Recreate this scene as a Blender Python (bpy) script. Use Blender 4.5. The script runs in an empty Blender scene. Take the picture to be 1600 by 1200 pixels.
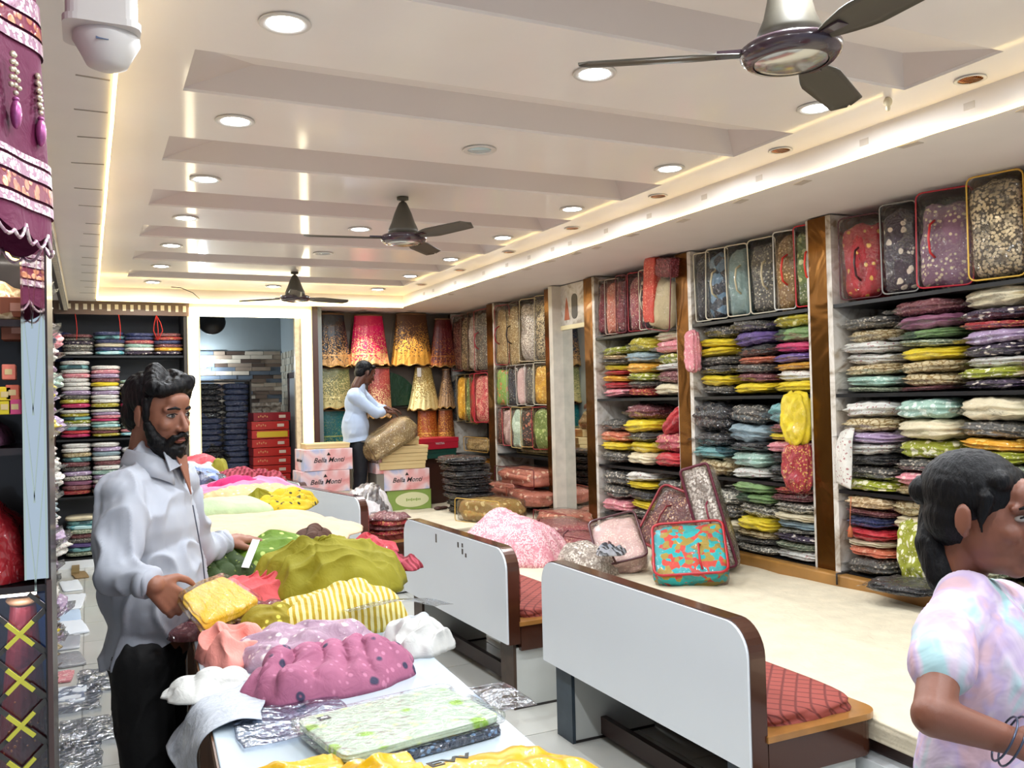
import bpy, bmesh, math, random
from mathutils import Vector, Matrix, Euler, noise
from math import sin, cos, pi, radians as R
sc = bpy.context.scene
COL = sc.collection
RND = random.Random(7)
# ---------------------------------------------------------------- camera
FPX, CZ = 1387.0, 1.60
AX = Vector((0.90196733, 0.01438913, -0.43156446))
v1 = Vector(((137-800)/FPX, -(640-600)/FPX, -1)).normalized()
v2 = Vector(((3730-800)/FPX, -(553-600)/FPX, -1))
v2 = (v2 - v2.dot(v1)*v1).normalized()
v3 = v2.cross(v1)
ROT = Matrix((v2, v1, v3))            # camera axes -> world
cam_d = bpy.data.cameras.new('camera'); cam = bpy.data.objects.new('camera', cam_d); COL.objects.link(cam)
cam_d.sensor_fit = 'HORIZONTAL'; cam_d.sensor_width = 36; cam_d.lens = FPX/1600*36
cam_d.clip_start = .05; cam_d.clip_end = 100
cam.matrix_world = Matrix.Translation((0, 0, CZ)) @ ROT.to_4x4()
sc.camera = cam
def at(px, py, x=None, y=None, z=None):
    """real point seen in direction (px,py) on the real plane x=, y= or z="""
    d = ROT @ Vector(((px-800)/FPX, -(py-600)/FPX, -1))
    t = x/d.x if x is not None else (y/d.y if y is not None else (z-CZ)/d.z)
    return Vector((0, 0, CZ)) + d*t
# ---------------------------------------------------------------- world, exposure
w = bpy.data.worlds.new('world'); sc.world = w; w.use_nodes = True
w.node_tree.nodes['Background'].inputs[0].default_value = (.68, .81, 1.0, 1)
w.node_tree.nodes['Background'].inputs[1].default_value = .55
sc.view_settings.view_transform = 'Standard'; sc.view_settings.look = 'None'
sc.view_settings.gamma = 1; sc.view_settings.use_curve_mapping = False
sc.view_settings.exposure = 0.46
LAMP_W = 10.0
STRIP_E = 5.6
# ---------------------------------------------------------------- materials
def lin(c):
    if isinstance(c, str):
        c = [int(c[i:i+2], 16)/255 for i in (0, 2, 4)]
    return tuple((v/12.92 if v <= .04045 else ((v+.055)/1.055)**2.4) for v in c) + (1,)
MC = {}
class NT:
    def __init__(s, m): s.t = m.node_tree; s.n = s.t.nodes; s.b = s.n['Principled BSDF']
    def new(s, t, **k):
        n = s.n.new(t)
        for a, v in k.items(): setattr(n, a, v)
        return n
    def ln(s, a, b): s.t.links.new(a, b)
def newmat(name):
    m = bpy.data.materials.new(name); m.use_nodes = True
    return m, NT(m)
def coords(nt, jitter=True):
    tc = nt.new('ShaderNodeTexCoord'); out = tc.outputs['Object']
    if jitter:
        oi = nt.new('ShaderNodeObjectInfo')
        m = nt.new('ShaderNodeMath', operation='MULTIPLY'); nt.ln(oi.outputs['Random'], m.inputs[0]); m.inputs[1].default_value = 17
        a = nt.new('ShaderNodeVectorMath', operation='ADD'); nt.ln(out, a.inputs[0]); nt.ln(m.outputs[0], a.inputs[1])
        return a.outputs[0], out
    return out, out
def ramp(nt, src, stops, interp='LINEAR'):
    r = nt.new('ShaderNodeValToRGB'); r.color_ramp.interpolation = interp
    e = r.color_ramp.elements
    while len(e) < len(stops): e.new(.5)
    for i, (p, c) in enumerate(stops): e[i].position = p; e[i].color = c if len(c) == 4 else tuple(c)+(1,)
    nt.ln(src, r.inputs[0]); return r.outputs[0]
def mixc(nt, f, a, b):
    m = nt.new('ShaderNodeMix', data_type='RGBA')
    for s, v in ((m.inputs['Factor'], f), (m.inputs['A'], a), (m.inputs['B'], b)):
        if hasattr(v, 'is_output'): nt.ln(v, s)
        else: s.default_value = v
    return m.outputs['Result']
def noi(nt, vec, scale, detail=3, dist=0, rough=.5):
    n = nt.new('ShaderNodeTexNoise'); n.inputs['Scale'].default_value = scale; n.inputs['Detail'].default_value = detail
    n.inputs['Distortion'].default_value = dist; n.inputs['Roughness'].default_value = rough
    nt.ln(vec, n.inputs['Vector']); return n.outputs['Fac']
def vor(nt, vec, scale, feat='F1', rnd=1.0):
    n = nt.new('ShaderNodeTexVoronoi', feature=feat); n.inputs['Scale'].default_value = scale
    n.inputs['Randomness'].default_value = rnd
    nt.ln(vec, n.inputs['Vector']); return n
def bump(nt, h, strength=.3, dist=.01, normal=None):
    b = nt.new('ShaderNodeBump'); b.inputs['Strength'].default_value = strength; b.inputs['Distance'].default_value = dist
    nt.ln(h, b.inputs['Height'])
    if normal is not None: nt.ln(normal, b.inputs['Normal'])
    return b.outputs[0]
B0, B1 = (0, 0, 0, 1), (1, 1, 1, 1)
def plain(name, c, rough=.6, metal=0, coat=0, var=.06, vs=4, bs=0, bd=.004, spec=.5, bscale=60):
    if name in MC: return MC[name]
    m, nt = newmat(name); c = lin(c); v, o = coords(nt)
    f = noi(nt, v, vs, 3)
    dk = tuple(x*(1-var*2) for x in c[:3])+(1,); lt = tuple(min(1, x*(1+var)) for x in c[:3])+(1,)
    nt.ln(mixc(nt, f, dk, lt), nt.b.inputs['Base Color'])
    nt.b.inputs['Roughness'].default_value = rough; nt.b.inputs['Metallic'].default_value = metal
    nt.b.inputs['Coat Weight'].default_value = coat; nt.b.inputs['Coat Roughness'].default_value = .08
    nt.b.inputs['Specular IOR Level'].default_value = spec
    if bs: nt.ln(bump(nt, noi(nt, v, bscale, 4), bs, bd), nt.b.inputs['Normal'])
    MC[name] = m; return m
def emit(name, c, s):
    if name in MC: return MC[name]
    m, nt = newmat(name); nt.b.inputs['Base Color'].default_value = lin(c); nt.b.inputs['Emission Color'].default_value = lin(c)
    nt.b.inputs['Emission Strength'].default_value = s; MC[name] = m; return m
def clear(name='clear_film', tint='ffffff', amount=.05, crinkle=.6, scale=25, rough=.08):
    """thin clear plastic: mostly see-through, glossy where it turns towards a light"""
    if name in MC: return MC[name]
    m, nt = newmat(name); out = nt.n['Material Output']; v, o = coords(nt)
    tr = nt.new('ShaderNodeBsdfTransparent'); tr.inputs[0].default_value = lin(tint)
    gl = nt.new('ShaderNodeBsdfGlossy'); gl.inputs['Roughness'].default_value = rough
    h = noi(nt, v, scale, 3, 1.0)
    nb = bump(nt, h, crinkle, .02); nt.ln(nb, gl.inputs['Normal'])
    lw = nt.new('ShaderNodeLayerWeight'); lw.inputs[0].default_value = .25; nt.ln(nb, lw.inputs['Normal'])
    a = nt.new('ShaderNodeMath', operation='MULTIPLY_ADD'); nt.ln(lw.outputs['Fresnel'], a.inputs[0]); a.inputs[1].default_value = .6; a.inputs[2].default_value = amount
    a.use_clamp = True
    mx = nt.new('ShaderNodeMixShader'); nt.ln(a.outputs[0], mx.inputs[0]); nt.ln(tr.outputs[0], mx.inputs[1]); nt.ln(gl.outputs[0], mx.inputs[2])
    nt.ln(mx.outputs[0], out.inputs[0]); MC[name] = m; return m
def fab(name, c1, c2='d8c9a0', pat='plain', sc_=30, coat=0, rough=.75, c3=None, metal2=0, amt=.5, crk=.5):
    """woven cloth with a printed or embroidered pattern; coat>0 = under taut clear plastic"""
    if name in MC: return MC[name]
    m, nt = newmat(name); v, o = coords(nt); A, Bc = lin(c1), lin(c2); C3 = lin(c3 or c2)
    f0 = noi(nt, v, 9, 4)
    base = mixc(nt, f0, tuple(x*.78 for x in A[:3])+(1,), tuple(min(1, x*1.12) for x in A[:3])+(1,))
    mask = None
    if pat == 'speck':
        d = vor(nt, v, sc_*2.2).outputs['Distance']; g = noi(nt, v, sc_*.35, 3, .6)
        mm = nt.new('ShaderNodeMath', operation='MULTIPLY_ADD'); nt.ln(g, mm.inputs[0]); mm.inputs[1].default_value = -1.1; nt.ln(d, mm.inputs[2])
        mask = ramp(nt, mm.outputs[0], [(0, B1), (.0+amt*.12, B0)]) if False else ramp(nt, d, [(amt*.55, B1), (amt*.55+.12, B0)])
        g2 = ramp(nt, g, [(.42-amt*.1, B0), (.5, B1)])
        mask = mixc(nt, g2, B0, mask)
    elif pat == 'floral':
        vv = nt.new('ShaderNodeTexNoise'); vv.inputs['Scale'].default_value = sc_*.6; nt.ln(v, vv.inputs['Vector'])
        mxv = nt.new('ShaderNodeVectorMath', operation='MULTIPLY_ADD'); nt.ln(vv.outputs['Color'], mxv.inputs[0]); mxv.inputs[1].default_value = (.04,)*3; nt.ln(v, mxv.inputs[2])
        d = vor(nt, mxv.outputs[0], sc_*.8).outputs['Distance']
        petals = ramp(nt, d, [(.0, B0), (.08, B1), (.16+amt*.2, B1), (.22+amt*.2, B0)])
        d2 = vor(nt, mxv.outputs[0], sc_*2.0).outputs['Distance']
        leaf = ramp(nt, d2, [(.18, B1), (.26, B0)])
        base = mixc(nt, leaf, base, C3); mask = petals
    elif pat == 'stripe':
        wv = nt.new('ShaderNodeTexWave'); wv.inputs['Scale'].default_value = sc_*.3; wv.inputs['Distortion'].default_value = 1.2; wv.inputs['Detail'].default_value = 1
        nt.ln(v, wv.inputs[0]); mask = ramp(nt, wv.outputs['Fac'], [(.5-.1, B0), (.55, B1)])
    elif pat == 'patch':
        vc = vor(nt, v, sc_*.5); s = nt.new('ShaderNodeSeparateColor'); nt.ln(vc.outputs['Color'], s.inputs[0])
        base = mixc(nt, ramp(nt, s.outputs[0], [(.55, B0), (.56, B1)], 'CONSTANT'), base, C3)
        mask = ramp(nt, s.outputs[1], [(.5, B0), (.51, B1)], 'CONSTANT')
    elif pat == 'lace':
        d = vor(nt, v, sc_*1.6, 'DISTANCE_TO_EDGE').outputs['Distance']; mask = ramp(nt, d, [(.05, B1), (.12, B0)])
    elif pat == 'band':
        sp = nt.new('ShaderNodeSeparateXYZ'); nt.ln(o, sp.inputs[0])
        wv = nt.new('ShaderNodeMath', operation='SINE'); ms = nt.new('ShaderNodeMath', operation='MULTIPLY'); nt.ln(sp.outputs[2], ms.inputs[0]); ms.inputs[1].default_value = sc_
        nt.ln(ms.outputs[0], wv.inputs[0]); bnd = ramp(nt, wv.outputs[0], [(.3, B0), (.4, B1)])
        d = vor(nt, v, 90).outputs['Distance']; dots = ramp(nt, d, [(.3, B1), (.42, B0)])
        mask = mixc(nt, bnd, mixc(nt, .5, B0, ramp(nt, vor(nt, v, 45).outputs['Distance'], [(.12, B1), (.2, B0)])), dots)
    colr = base if mask is None else mixc(nt, mask, base, Bc)
    nt.ln(colr, nt.b.inputs['Base Color'])
    nt.b.inputs['Roughness'].default_value = rough
    if metal2 and mask is not None:
        q = nt.new('ShaderNodeMath', operation='MULTIPLY'); nt.ln(mask, q.inputs[0]); q.inputs[1].default_value = metal2
        nt.ln(q.outputs[0], nt.b.inputs['Metallic'])
        nt.ln(ramp(nt, mask, [(0, (rough,)*3), (1, (.3,)*3)]), nt.b.inputs['Roughness'])
    hb = noi(nt, v, 22, 4, .8)
    nrm = bump(nt, hb, .5, .012)
    if mask is not None and pat in ('speck', 'floral', 'lace', 'band'): nrm = bump(nt, mask, .4, .003, nrm)
    nt.ln(nrm, nt.b.inputs['Normal'])
    if coat:
        nt.b.inputs['Coat Weight'].default_value = coat; nt.b.inputs['Coat Roughness'].default_value = .10; nt.b.inputs['Coat IOR'].default_value = 1.9
        h = noi(nt, v, 17, 2, 2.0)
        nt.ln(bump(nt, h, 1.0, .05), nt.b.inputs['Coat Normal'])
    MC[name] = m; return m
# ---------------------------------------------------------------- mesh builder
class MB:
    def __init__(s): s.v = []; s.f = []
    def add(s, vs, fs, M=None):
        n = len(s.v); s.v += [tuple(M @ Vector(p)) if M else tuple(p) for p in vs]; s.f += [tuple(i+n for i in f) for f in fs]; return s
    def box(s, x0, x1, y0, y1, z0, z1, M=None):
        vs = [(x, y, z) for z in (z0, z1) for y in (y0, y1) for x in (x0, x1)]
        return s.add(vs, [(0, 2, 3, 1), (4, 5, 7, 6), (0, 1, 5, 4), (2, 6, 7, 3), (0, 4, 6, 2), (1, 3, 7, 5)], M)
    def cbox(s, c, d, M=None):
        return s.box(c[0]-d[0]/2, c[0]+d[0]/2, c[1]-d[1]/2, c[1]+d[1]/2, c[2]-d[2]/2, c[2]+d[2]/2, M)
    def grid(s, fn, nu, nv, cu=False, cv=False):
        vs = [fn(i/(nu if cu else nu-1), j/(nv if cv else nv-1)) for i in range(nu) for j in range(nv)]
        fs = []
        for i in range(nu if cu else nu-1):
            for j in range(nv if cv else nv-1):
                a, b = i, (i+1) % nu; c, d = j, (j+1) % nv
                fs.append((a*nv+c, b*nv+c, b*nv+d, a*nv+d))
        return s.add(vs, fs)
    def tube(s, pts, r, seg=8, closed=False):
        pts = [Vector(p) for p in pts]; n = len(pts); rr = r if isinstance(r, (list, tuple)) else [r]*n
        vs = []; up = Vector((0, 0, 1))
        t0 = (pts[1]-pts[0]).normalized(); a = t0.cross(up)
        if a.length < .1: a = t0.cross(Vector((1, 0, 0)))
        a.normalize()
        for i, p in enumerate(pts):
            q = pts[(i+1) % n] if (closed or i < n-1) else p; o = pts[i-1] if (closed or i > 0) else p
            t = (q-o).normalized() if (q-o).length > 1e-9 else t0
            a = (a - t*a.dot(t)); a = a.normalized() if a.length > 1e-6 else t.orthogonal().normalized(); b = t.cross(a)
            for k in range(seg):
                th = 2*pi*k/seg; vs.append(p + (a*cos(th)+b*sin(th))*rr[i])
        fs = []
        for i in range(n if closed else n-1):
            j = (i+1) % n
            for k in range(seg): fs.append((i*seg+k, i*seg+(k+1) % seg, j*seg+(k+1) % seg, j*seg+k))
        if not closed: fs.append(tuple(range(seg))[::-1]); fs.append(tuple((n-1)*seg+k for k in range(seg)))
        return s.add(vs, fs)
    def lathe(s, prof, seg=32, M=None, cap=True):
        vs = [(r*cos(2*pi*k/seg), r*sin(2*pi*k/seg), z) for r, z in prof for k in range(seg)]
        fs = [(i*seg+k, i*seg+(k+1) % seg, (i+1)*seg+(k+1) % seg, (i+1)*seg+k) for i in range(len(prof)-1) for k in range(seg)]
        if cap: fs.append(tuple(range(seg))[::-1]); fs.append(tuple((len(prof)-1)*seg+k for k in range(seg)))
        return s.add(vs, fs, M)
    def prism(s, poly, h, M=None):
        """poly in xy, extruded along z from 0 to h"""
        n = len(poly); vs = [(x, y, 0) for x, y in poly]+[(x, y, h) for x, y in poly]
        fs = [tuple(range(n))[::-1], tuple(range(n, 2*n))]+[(i, (i+1) % n, n+(i+1) % n, n+i) for i in range(n)]
        return s.add(vs, fs, M)
    def mesh(s, name, smooth=False):
        m = bpy.data.meshes.new(name); m.from_pydata(s.v, [], s.f); m.validate()
        b = bmesh.new(); b.from_mesh(m); bmesh.ops.recalc_face_normals(b, faces=b.faces); b.to_mesh(m); b.free()
        if smooth:
            for p in m.polygons: p.use_smooth = True
        return m
    def build(s, name, mat, parent=None, smooth=False, bevel=0):
        o = bpy.data.objects.new(name, s.mesh(name, smooth)); COL.objects.link(o)
        if mat: o.data.materials.append(mat)
        if parent: o.parent = parent
        if bevel:
            b = o.modifiers.new('bevel', 'BEVEL'); b.width = bevel; b.segments = 2; b.limit_method = 'ANGLE'
        return o
def link(name, mesh, mat=None, parent=None, loc=None, rot=None, scale=None):
    o = bpy.data.objects.new(name, mesh); COL.objects.link(o)
    if mat:
        if not mesh.materials: mesh.materials.append(mat)
        o.material_slots[0].link = 'OBJECT'; o.material_slots[0].material = mat
    if parent: o.parent = parent
    if loc is not None: o.location = loc
    if rot is not None: o.rotation_euler = rot
    if scale is not None: o.scale = scale
    return o
def tag(o, label, cat, group=None, kind=None):
    o['label'] = label; o['category'] = cat
    if group: o['group'] = group
    if kind: o['kind'] = kind
    return o
def thing(name, label, cat, loc=(0, 0, 0), rot=(0, 0, 0), group=None):
    o = bpy.data.objects.new(name, None); COL.objects.link(o); o.empty_display_size = .05
    o.location = loc; o.rotation_euler = rot if isinstance(rot, (tuple, Euler)) else (0, 0, rot)
    return tag(o, label, cat, group)
def struct(o): o['kind'] = 'structure'; return o
def nz(p, s=1.0): return noise.noise(Vector(p)*s)
def softbox(k=6, sub=9, amp=.05, ns=1.6, seed=0, top=0.0, fold=0, pinch=0):
    """rounded soft box inside [-.5,.5]^3 with wrinkles"""
    mb = MB(); idx = {}
    def vert(p):
        key = tuple(round(c*1000) for c in p)
        if key in idx: return idx[key]
        x, y, z = p
        L = (abs(x)**k+abs(y)**k+abs(z)**k)**(1/k)
        q = Vector((x, y, z))/L
        d = 1+amp*nz((q.x+seed*3.1, q.y-seed, q.z+seed*1.7), ns)*2
        if fold: d += fold*sin(q.z*9+nz((q.x*2, q.y*2, seed))*2)*(1-abs(q.z))
        q = q*d
        if pinch: q.z *= 1-pinch*abs(y)**3; q.x *= 1-pinch*.5*abs(y)**4
        q.z += top*nz((q.x*1.3+seed, q.y*1.3, 3.3))
        idx[key] = len(mb.v); mb.v.append(tuple(q*.5)); return idx[key]
    for ax in range(3):
        for sg in (-1, 1):
            for i in range(sub):
                for j in range(sub):
                    quad = []
                    for a, b in ((i, j), (i+1, j), (i+1, j+1), (i, j+1)):
                        u, vv = -1+2*a/sub, -1+2*b/sub
                        p = [0, 0, 0]; p[ax] = sg; p[(ax+1) % 3] = u; p[(ax+2) % 3] = vv
                        quad.append(vert(p))
                    mb.f.append(tuple(quad))
    return mb
def rrect(w, h, r, n=5, corners=(1, 1, 1, 1)):
    pts = []
    for i, (cx, cy, a0) in enumerate(((w/2, h/2, 0), (-w/2, h/2, 90), (-w/2, -h/2, 180), (w/2, -h/2, 270))):
        rr = r if corners[i] else .0005
        ox, oy = cx-math.copysign(rr, cx), cy-math.copysign(rr, cy)
        for k in range(n+1):
            a = R(a0+90*k/n); pts.append((ox+rr*cos(a), oy+rr*sin(a)))
    return pts
def textmesh(name, body, size, mat, parent, M, shear=0, bold=0, ext=.0006, align='CENTER'):
    c = bpy.data.curves.new(name, 'FONT'); c.body = body; c.size = size; c.extrude = ext; c.shear = shear; c.offset = bold
    c.align_x = align; c.align_y = 'CENTER'; c.resolution_u = 2
    t = bpy.data.objects.new('tmp', c); COL.objects.link(t)
    dg = bpy.context.evaluated_depsgraph_get(); me = bpy.data.meshes.new_from_object(t.evaluated_get(dg)); me.name = name
    bpy.data.objects.remove(t); o = bpy.data.objects.new(name, me); COL.objects.link(o); me.materials.clear(); me.materials.append(mat)
    if parent: o.parent = parent
    o.matrix_local = M; return o
# ---- soft crumpled cloth lying on something: flat-topped, with sharp creases and overlapping layers
def heap(name, label, cat, c, size, rot=0, mat=None, seed=0, fold=.25, k=2.6, parent=None, group=None, skew=0, res=(52, 150), pw=.5, nf=5):
    """c = centre on the supporting surface; size=(sx,sy,h)"""
    sx, sy, h = size; mb = MB(); nr, na = res; cr, srn = cos(seed*2.3), sin(seed*2.3)
    def sst(e, x): t = min(1, max(0, (x+e)/(2*e))); return t*t*(3-2*t)
    def fn(u, v):
        a = 2*pi*v; r = u**.8
        ca, sa = cos(a), sin(a)
        L = (abs(ca)**k+abs(sa)**k)**(1/k)
        x, y = r*ca/L, r*sa/L
        edge = 1+.20*nz((ca*1.7+seed, sa*1.7, seed*.7))+.07*nz((ca*4, sa*4, seed))
        base = max(0, 1-r**2.6)**max(pw, .62 if pw >= .5 else pw)
        X, Y = x*sx*.5, y*sy*.5
        n1 = nz((x*1.2+seed*5, y*1.2, seed))
        qx, qy = X*cr-Y*srn, X*srn+Y*cr
        am = .0088*min(1.6, fold/.2)*(.35+.65*min(1, max(0, .5+1.3*noise.noise(Vector((X*3.5+seed, Y*3.5, seed+2))))))*min(1, (1-r)*5)*(1 if h > .04 else .4)
        lam = .27/nf
        ph = 2*pi*(qy/lam+.75*noise.noise(Vector((X*4.2, Y*4.2, seed+9)))+.22*noise.noise(Vector((X*11, Y*11, seed))))
        ph2 = 2*pi*((qx*.9+qy*.35)/(lam*1.7)+.7*noise.noise(Vector((X*3.7+8, Y*3.7, seed+4))))
        dx_, dy_ = am*1.15*sin(ph)*srn*-1+am*.8*sin(ph2)*cr, am*1.15*sin(ph)*cr+am*.8*sin(ph2)*srn
        zw = am*cos(ph)+am*.8*cos(ph2)+am*.3
        lay = 0
        for i, (t0, sc_) in enumerate(((.02, 5), (-.12, 7), (.12, 6))):
            g = noise.noise(Vector((X*sc_+seed*3+i*7, Y*sc_*1.5, seed+i)))-t0
            lay += sst(.03, g)*(.5-.1*i)
        f = .022*fold/.25*lay
        z = h*base*(.76+.30*n1+skew*x)+zw+f*min(.55, .25+h*2.2)*min(1, (1-r)*6+.1)
        return (x*edge*sx/2-dx_, y*edge*sy/2-dy_, max(z, .002) if u < 1 else 0)
    mb.grid(fn, nr, na, False, True)
    mb.f.append(tuple((nr-1)*na+i for i in range(na)))
    o = mb.build(name, mat, parent, True)
    o.location = c; o.rotation_euler = (0, 0, rot)
    if label: tag(o, label, cat, group)
    return o
# ---- draped sheet through control rows
def sheet(name, rows, mat, parent=None, n=10, amp=.01, ns=8, thick=.002, seed=0):
    def lerp(a, b, t): return a+(b-a)*t
    def cat(P, t):
        m = len(P)-1; x = min(t*m, m-1e-6); i = int(x); f = x-i
        p0, p1, p2, p3 = P[max(i-1, 0)], P[i], P[i+1], P[min(i+2, m)]
        return .5*((2*p1)+(p2-p0)*f+(2*p0-5*p1+4*p2-p3)*f*f+(3*p1-p0-3*p2+p3)*f**3)
    rows = [[Vector(p) for p in r] for r in rows]
    def fn(u, v):
        q = cat([cat(r, v) for r in rows], u)
        return q+Vector((nz(q+Vector((seed, 0, 0)), ns), nz(q+Vector((0, seed+5, 0)), ns), nz(q+Vector((0, 3, seed)), ns)))*amp
    mb = MB(); mb.grid(fn, n*(len(rows)-1)+1, n*(len(rows[0])-1)+1)
    o = mb.build(name, mat, parent, True)
    s = o.modifiers.new('thickness', 'SOLIDIFY'); s.thickness = thick; s.offset = 0
    return o
# ---- bodies: union of tapered capsules and ellipsoids grown into one skin
def capsule(mb, p0, p1, r0, r1, seg=14):
    p0, p1 = Vector(p0), Vector(p1); d = p1-p0; L = max(d.length, 1e-5); q = d.to_track_quat('Z', 'Y').to_matrix().to_4x4(); M = Matrix.Translation(p0) @ q
    prof = [(max(1e-4, r0*cos(t)), r0*sin(t)) for t in [(-pi/2)+pi/2*i/5 for i in range(6)]]+[(max(1e-4, r1*cos(t)), L+r1*sin(t)) for t in [pi/2*i/5 for i in range(6)]]
    mb.lathe(prof, seg, M)
def ellip(mb, c, r, rot=None, seg=20):
    M = Matrix.Translation(Vector(c)) @ (rot.to_matrix().to_4x4() if rot else Matrix.Identity(4)) @ Matrix.Diagonal((*r, 1))
    mb.lathe([(max(1e-4, cos(t)), sin(t)) for t in [-pi/2+pi*i/12 for i in range(13)]], seg, M)
def skin(name, prims, mat, parent, voxel=.006, smooth=3, M=None, disp=None, cut=None, fac=.6):
    mb = MB()
    for p in prims:
        if p[0] == 'c': capsule(mb, *p[1:])
        else: ellip(mb, *p[1:])
    o = bpy.data.objects.new('tmp', mb.mesh('tmp')); COL.objects.link(o)
    if M: o.data.transform(M)
    r = o.modifiers.new('r', 'REMESH'); r.mode = 'VOXEL'; r.voxel_size = voxel; r.use_smooth_shade = True
    s = o.modifiers.new('s', 'SMOOTH'); s.iterations = smooth; s.factor = fac
    dg = bpy.context.evaluated_depsgraph_get(); me = bpy.data.meshes.new_from_object(o.evaluated_get(dg)); me.name = name
    bpy.data.objects.remove(o)
    if cut or disp:
        b = bmesh.new(); b.from_mesh(me)
        if disp:
            b.normal_update()
            for v in b.verts:
                v.co += v.normal*disp(v.co)
        for pt, nm in (cut or []):
            bmesh.ops.bisect_plane(b, geom=b.verts[:]+b.edges[:]+b.faces[:], plane_co=pt, plane_no=nm, clear_outer=True)
        b.to_mesh(me); b.free()
    for p in me.polygons: p.use_smooth = True
    o = bpy.data.objects.new(name, me); COL.objects.link(o); me.materials.clear(); me.materials.append(mat); o.parent = parent
    return o
CLEAR = clear()
SLEEVE = clear('sleeve_film', 'f2f4f6', .20, 1.0, 30, .12)
# ================================================================ STRUCTURE
ZS, ZC = 2.70, 2.82                      # soffit and raised tray heights
TX0, TX1, TY0, TY1 = .095, 3.284, -1.2, 9.72
M_ceil = plain('ceiling_paint', 'f0eae6', .5, var=.02, coat=.35)
M_sof = plain('soffit_paint', 'ebe6e2', .6, var=.03)
M_grey = plain('alcove_grey', '53565a', .6)
M_dark = plain('dark_board', '2a2624', .5)
M_brown = plain('dark_brown', '3a2018', .35)
M_tile = plain('floor_tile', 'c9c9c2', .18, var=.04, vs=1.5, coat=.4)
M_grout = plain('grout', '8c8a84', .8)
M_white = plain('white_laminate', 'e9edf0', .25, var=.01, coat=.3)
M_clip = plain('clip_cream', 'e8dfc8', .6)
def marble():
    m, nt = newmat('marble'); v, o = coords(nt)
    n = noi(nt, v, 4, 6, 2.5); c = ramp(nt, n, [(.3, lin('8b7a68')), (.45, lin('c9c2b6')), (.6, lin('ddd8d0')), (.75, lin('b5a793'))])
    nt.ln(c, nt.b.inputs['Base Color']); nt.b.inputs['Roughness'].default_value = .2; return m
M_marble = marble()
def brass():
    m, nt = newmat('bronze_panel'); v, o = coords(nt)
    nt.b.inputs['Base Color'].default_value = lin('6b4519'); nt.b.inputs['Metallic'].default_value = .85; nt.b.inputs['Roughness'].default_value = .2
    nt.ln(bump(nt, noi(nt, v, 3, 2, 1), .25, .05), nt.b.inputs['Normal']); return m
M_brass = brass()
M_mirror = plain('mirror_glass', 'e8ecea', .02, metal=1, var=0)
# floor with tiles
fl = struct(MB().box(-.65, 4.75, -1.6, 12.4, -.06, -.003).build('floor', M_grout))
tm = MB().box(-.298, .298, -.298, .298, -.02, 0).mesh('tile'); tm.materials.append(M_tile)
for i in range(9):
    for j in range(23):
        link('tile', tm, M_tile, fl, loc=(-.35+i*.602, -1.3+j*.602, RND.uniform(-.0006, .0006)))
# soffit ring
sf = MB()
for a in ((-.65, TX0, -1.6, 10.62), (TX1, 4.75, -1.6, 10.62), (TX0, TX1, -1.6, TY0), (TX0, TX1, TY1, 10.02), (2.3, TX1, 10.02, 10.62)):
    sf.box(a[0], a[1], a[2], a[3], ZS, ZS+.16)
cl = struct(sf.build('ceiling', M_sof))
# raised tray with hipped troughs
RX0, RX1 = .348, 3.02
mb = MB(); troughs = []; ys = [1.045+1.0617*k for k in range(-2, 9)]
y = TY0; W_ = .435
cover = MB()
def quad(m, *p): m.add(p, [(0, 1, 2, 3)][:1] if len(p) == 4 else [(0, 1, 2)])
for y0 in ys:
    y0 += 0.0
    a, b = y0, y0+W_
    if a < TY0: continue
    if b > TY1: break
    quad(mb, (TX0, y, ZC), (TX1, y, ZC), (TX1, a, ZC), (TX0, a, ZC))
    quad(mb, (TX0, a, ZC), (RX0, a, ZC), (RX0, b, ZC), (TX0, b, ZC))
    quad(mb, (RX1, a, ZC), (TX1, a, ZC), (TX1, b, ZC), (RX1, b, ZC))
    s = .012; h = .110; e0, e1, yr = RX0+.26, RX1-.10, a+.355     # small upright lip, then hipped slopes
    for p, q in (((RX0, a), (RX1, a)), ((RX1, a), (RX1, b)), ((RX1, b), (RX0, b)), ((RX0, b), (RX0, a))):
        quad(mb, (*p, ZC), (*q, ZC), (*q, ZC+s), (*p, ZC+s))
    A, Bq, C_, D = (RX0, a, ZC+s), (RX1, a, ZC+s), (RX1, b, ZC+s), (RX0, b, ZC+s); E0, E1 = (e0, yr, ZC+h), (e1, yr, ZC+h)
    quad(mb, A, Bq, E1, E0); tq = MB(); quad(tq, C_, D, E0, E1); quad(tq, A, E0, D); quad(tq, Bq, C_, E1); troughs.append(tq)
    y = b
quad(mb, (TX0, y, ZC), (TX1, y, ZC), (TX1, TY1, ZC), (TX0, TY1, ZC))
mb.add([(-.65, -1.6, 3.0), (4.75, -1.6, 3.0), (4.75, 10.6, 3.0), (-.65, 10.6, 3.0)], [(0, 1, 2, 3)])
tray = struct(mb.build('ceiling', M_ceil)); tray.name = 'ceiling_tray'
for tq in troughs: tq.build('ceiling_trough', plain('trough_tone', 'd2c7c2', .5, var=.02, coat=.3), tray)  # far slopes and hip ends a tone darker than the tray
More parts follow.
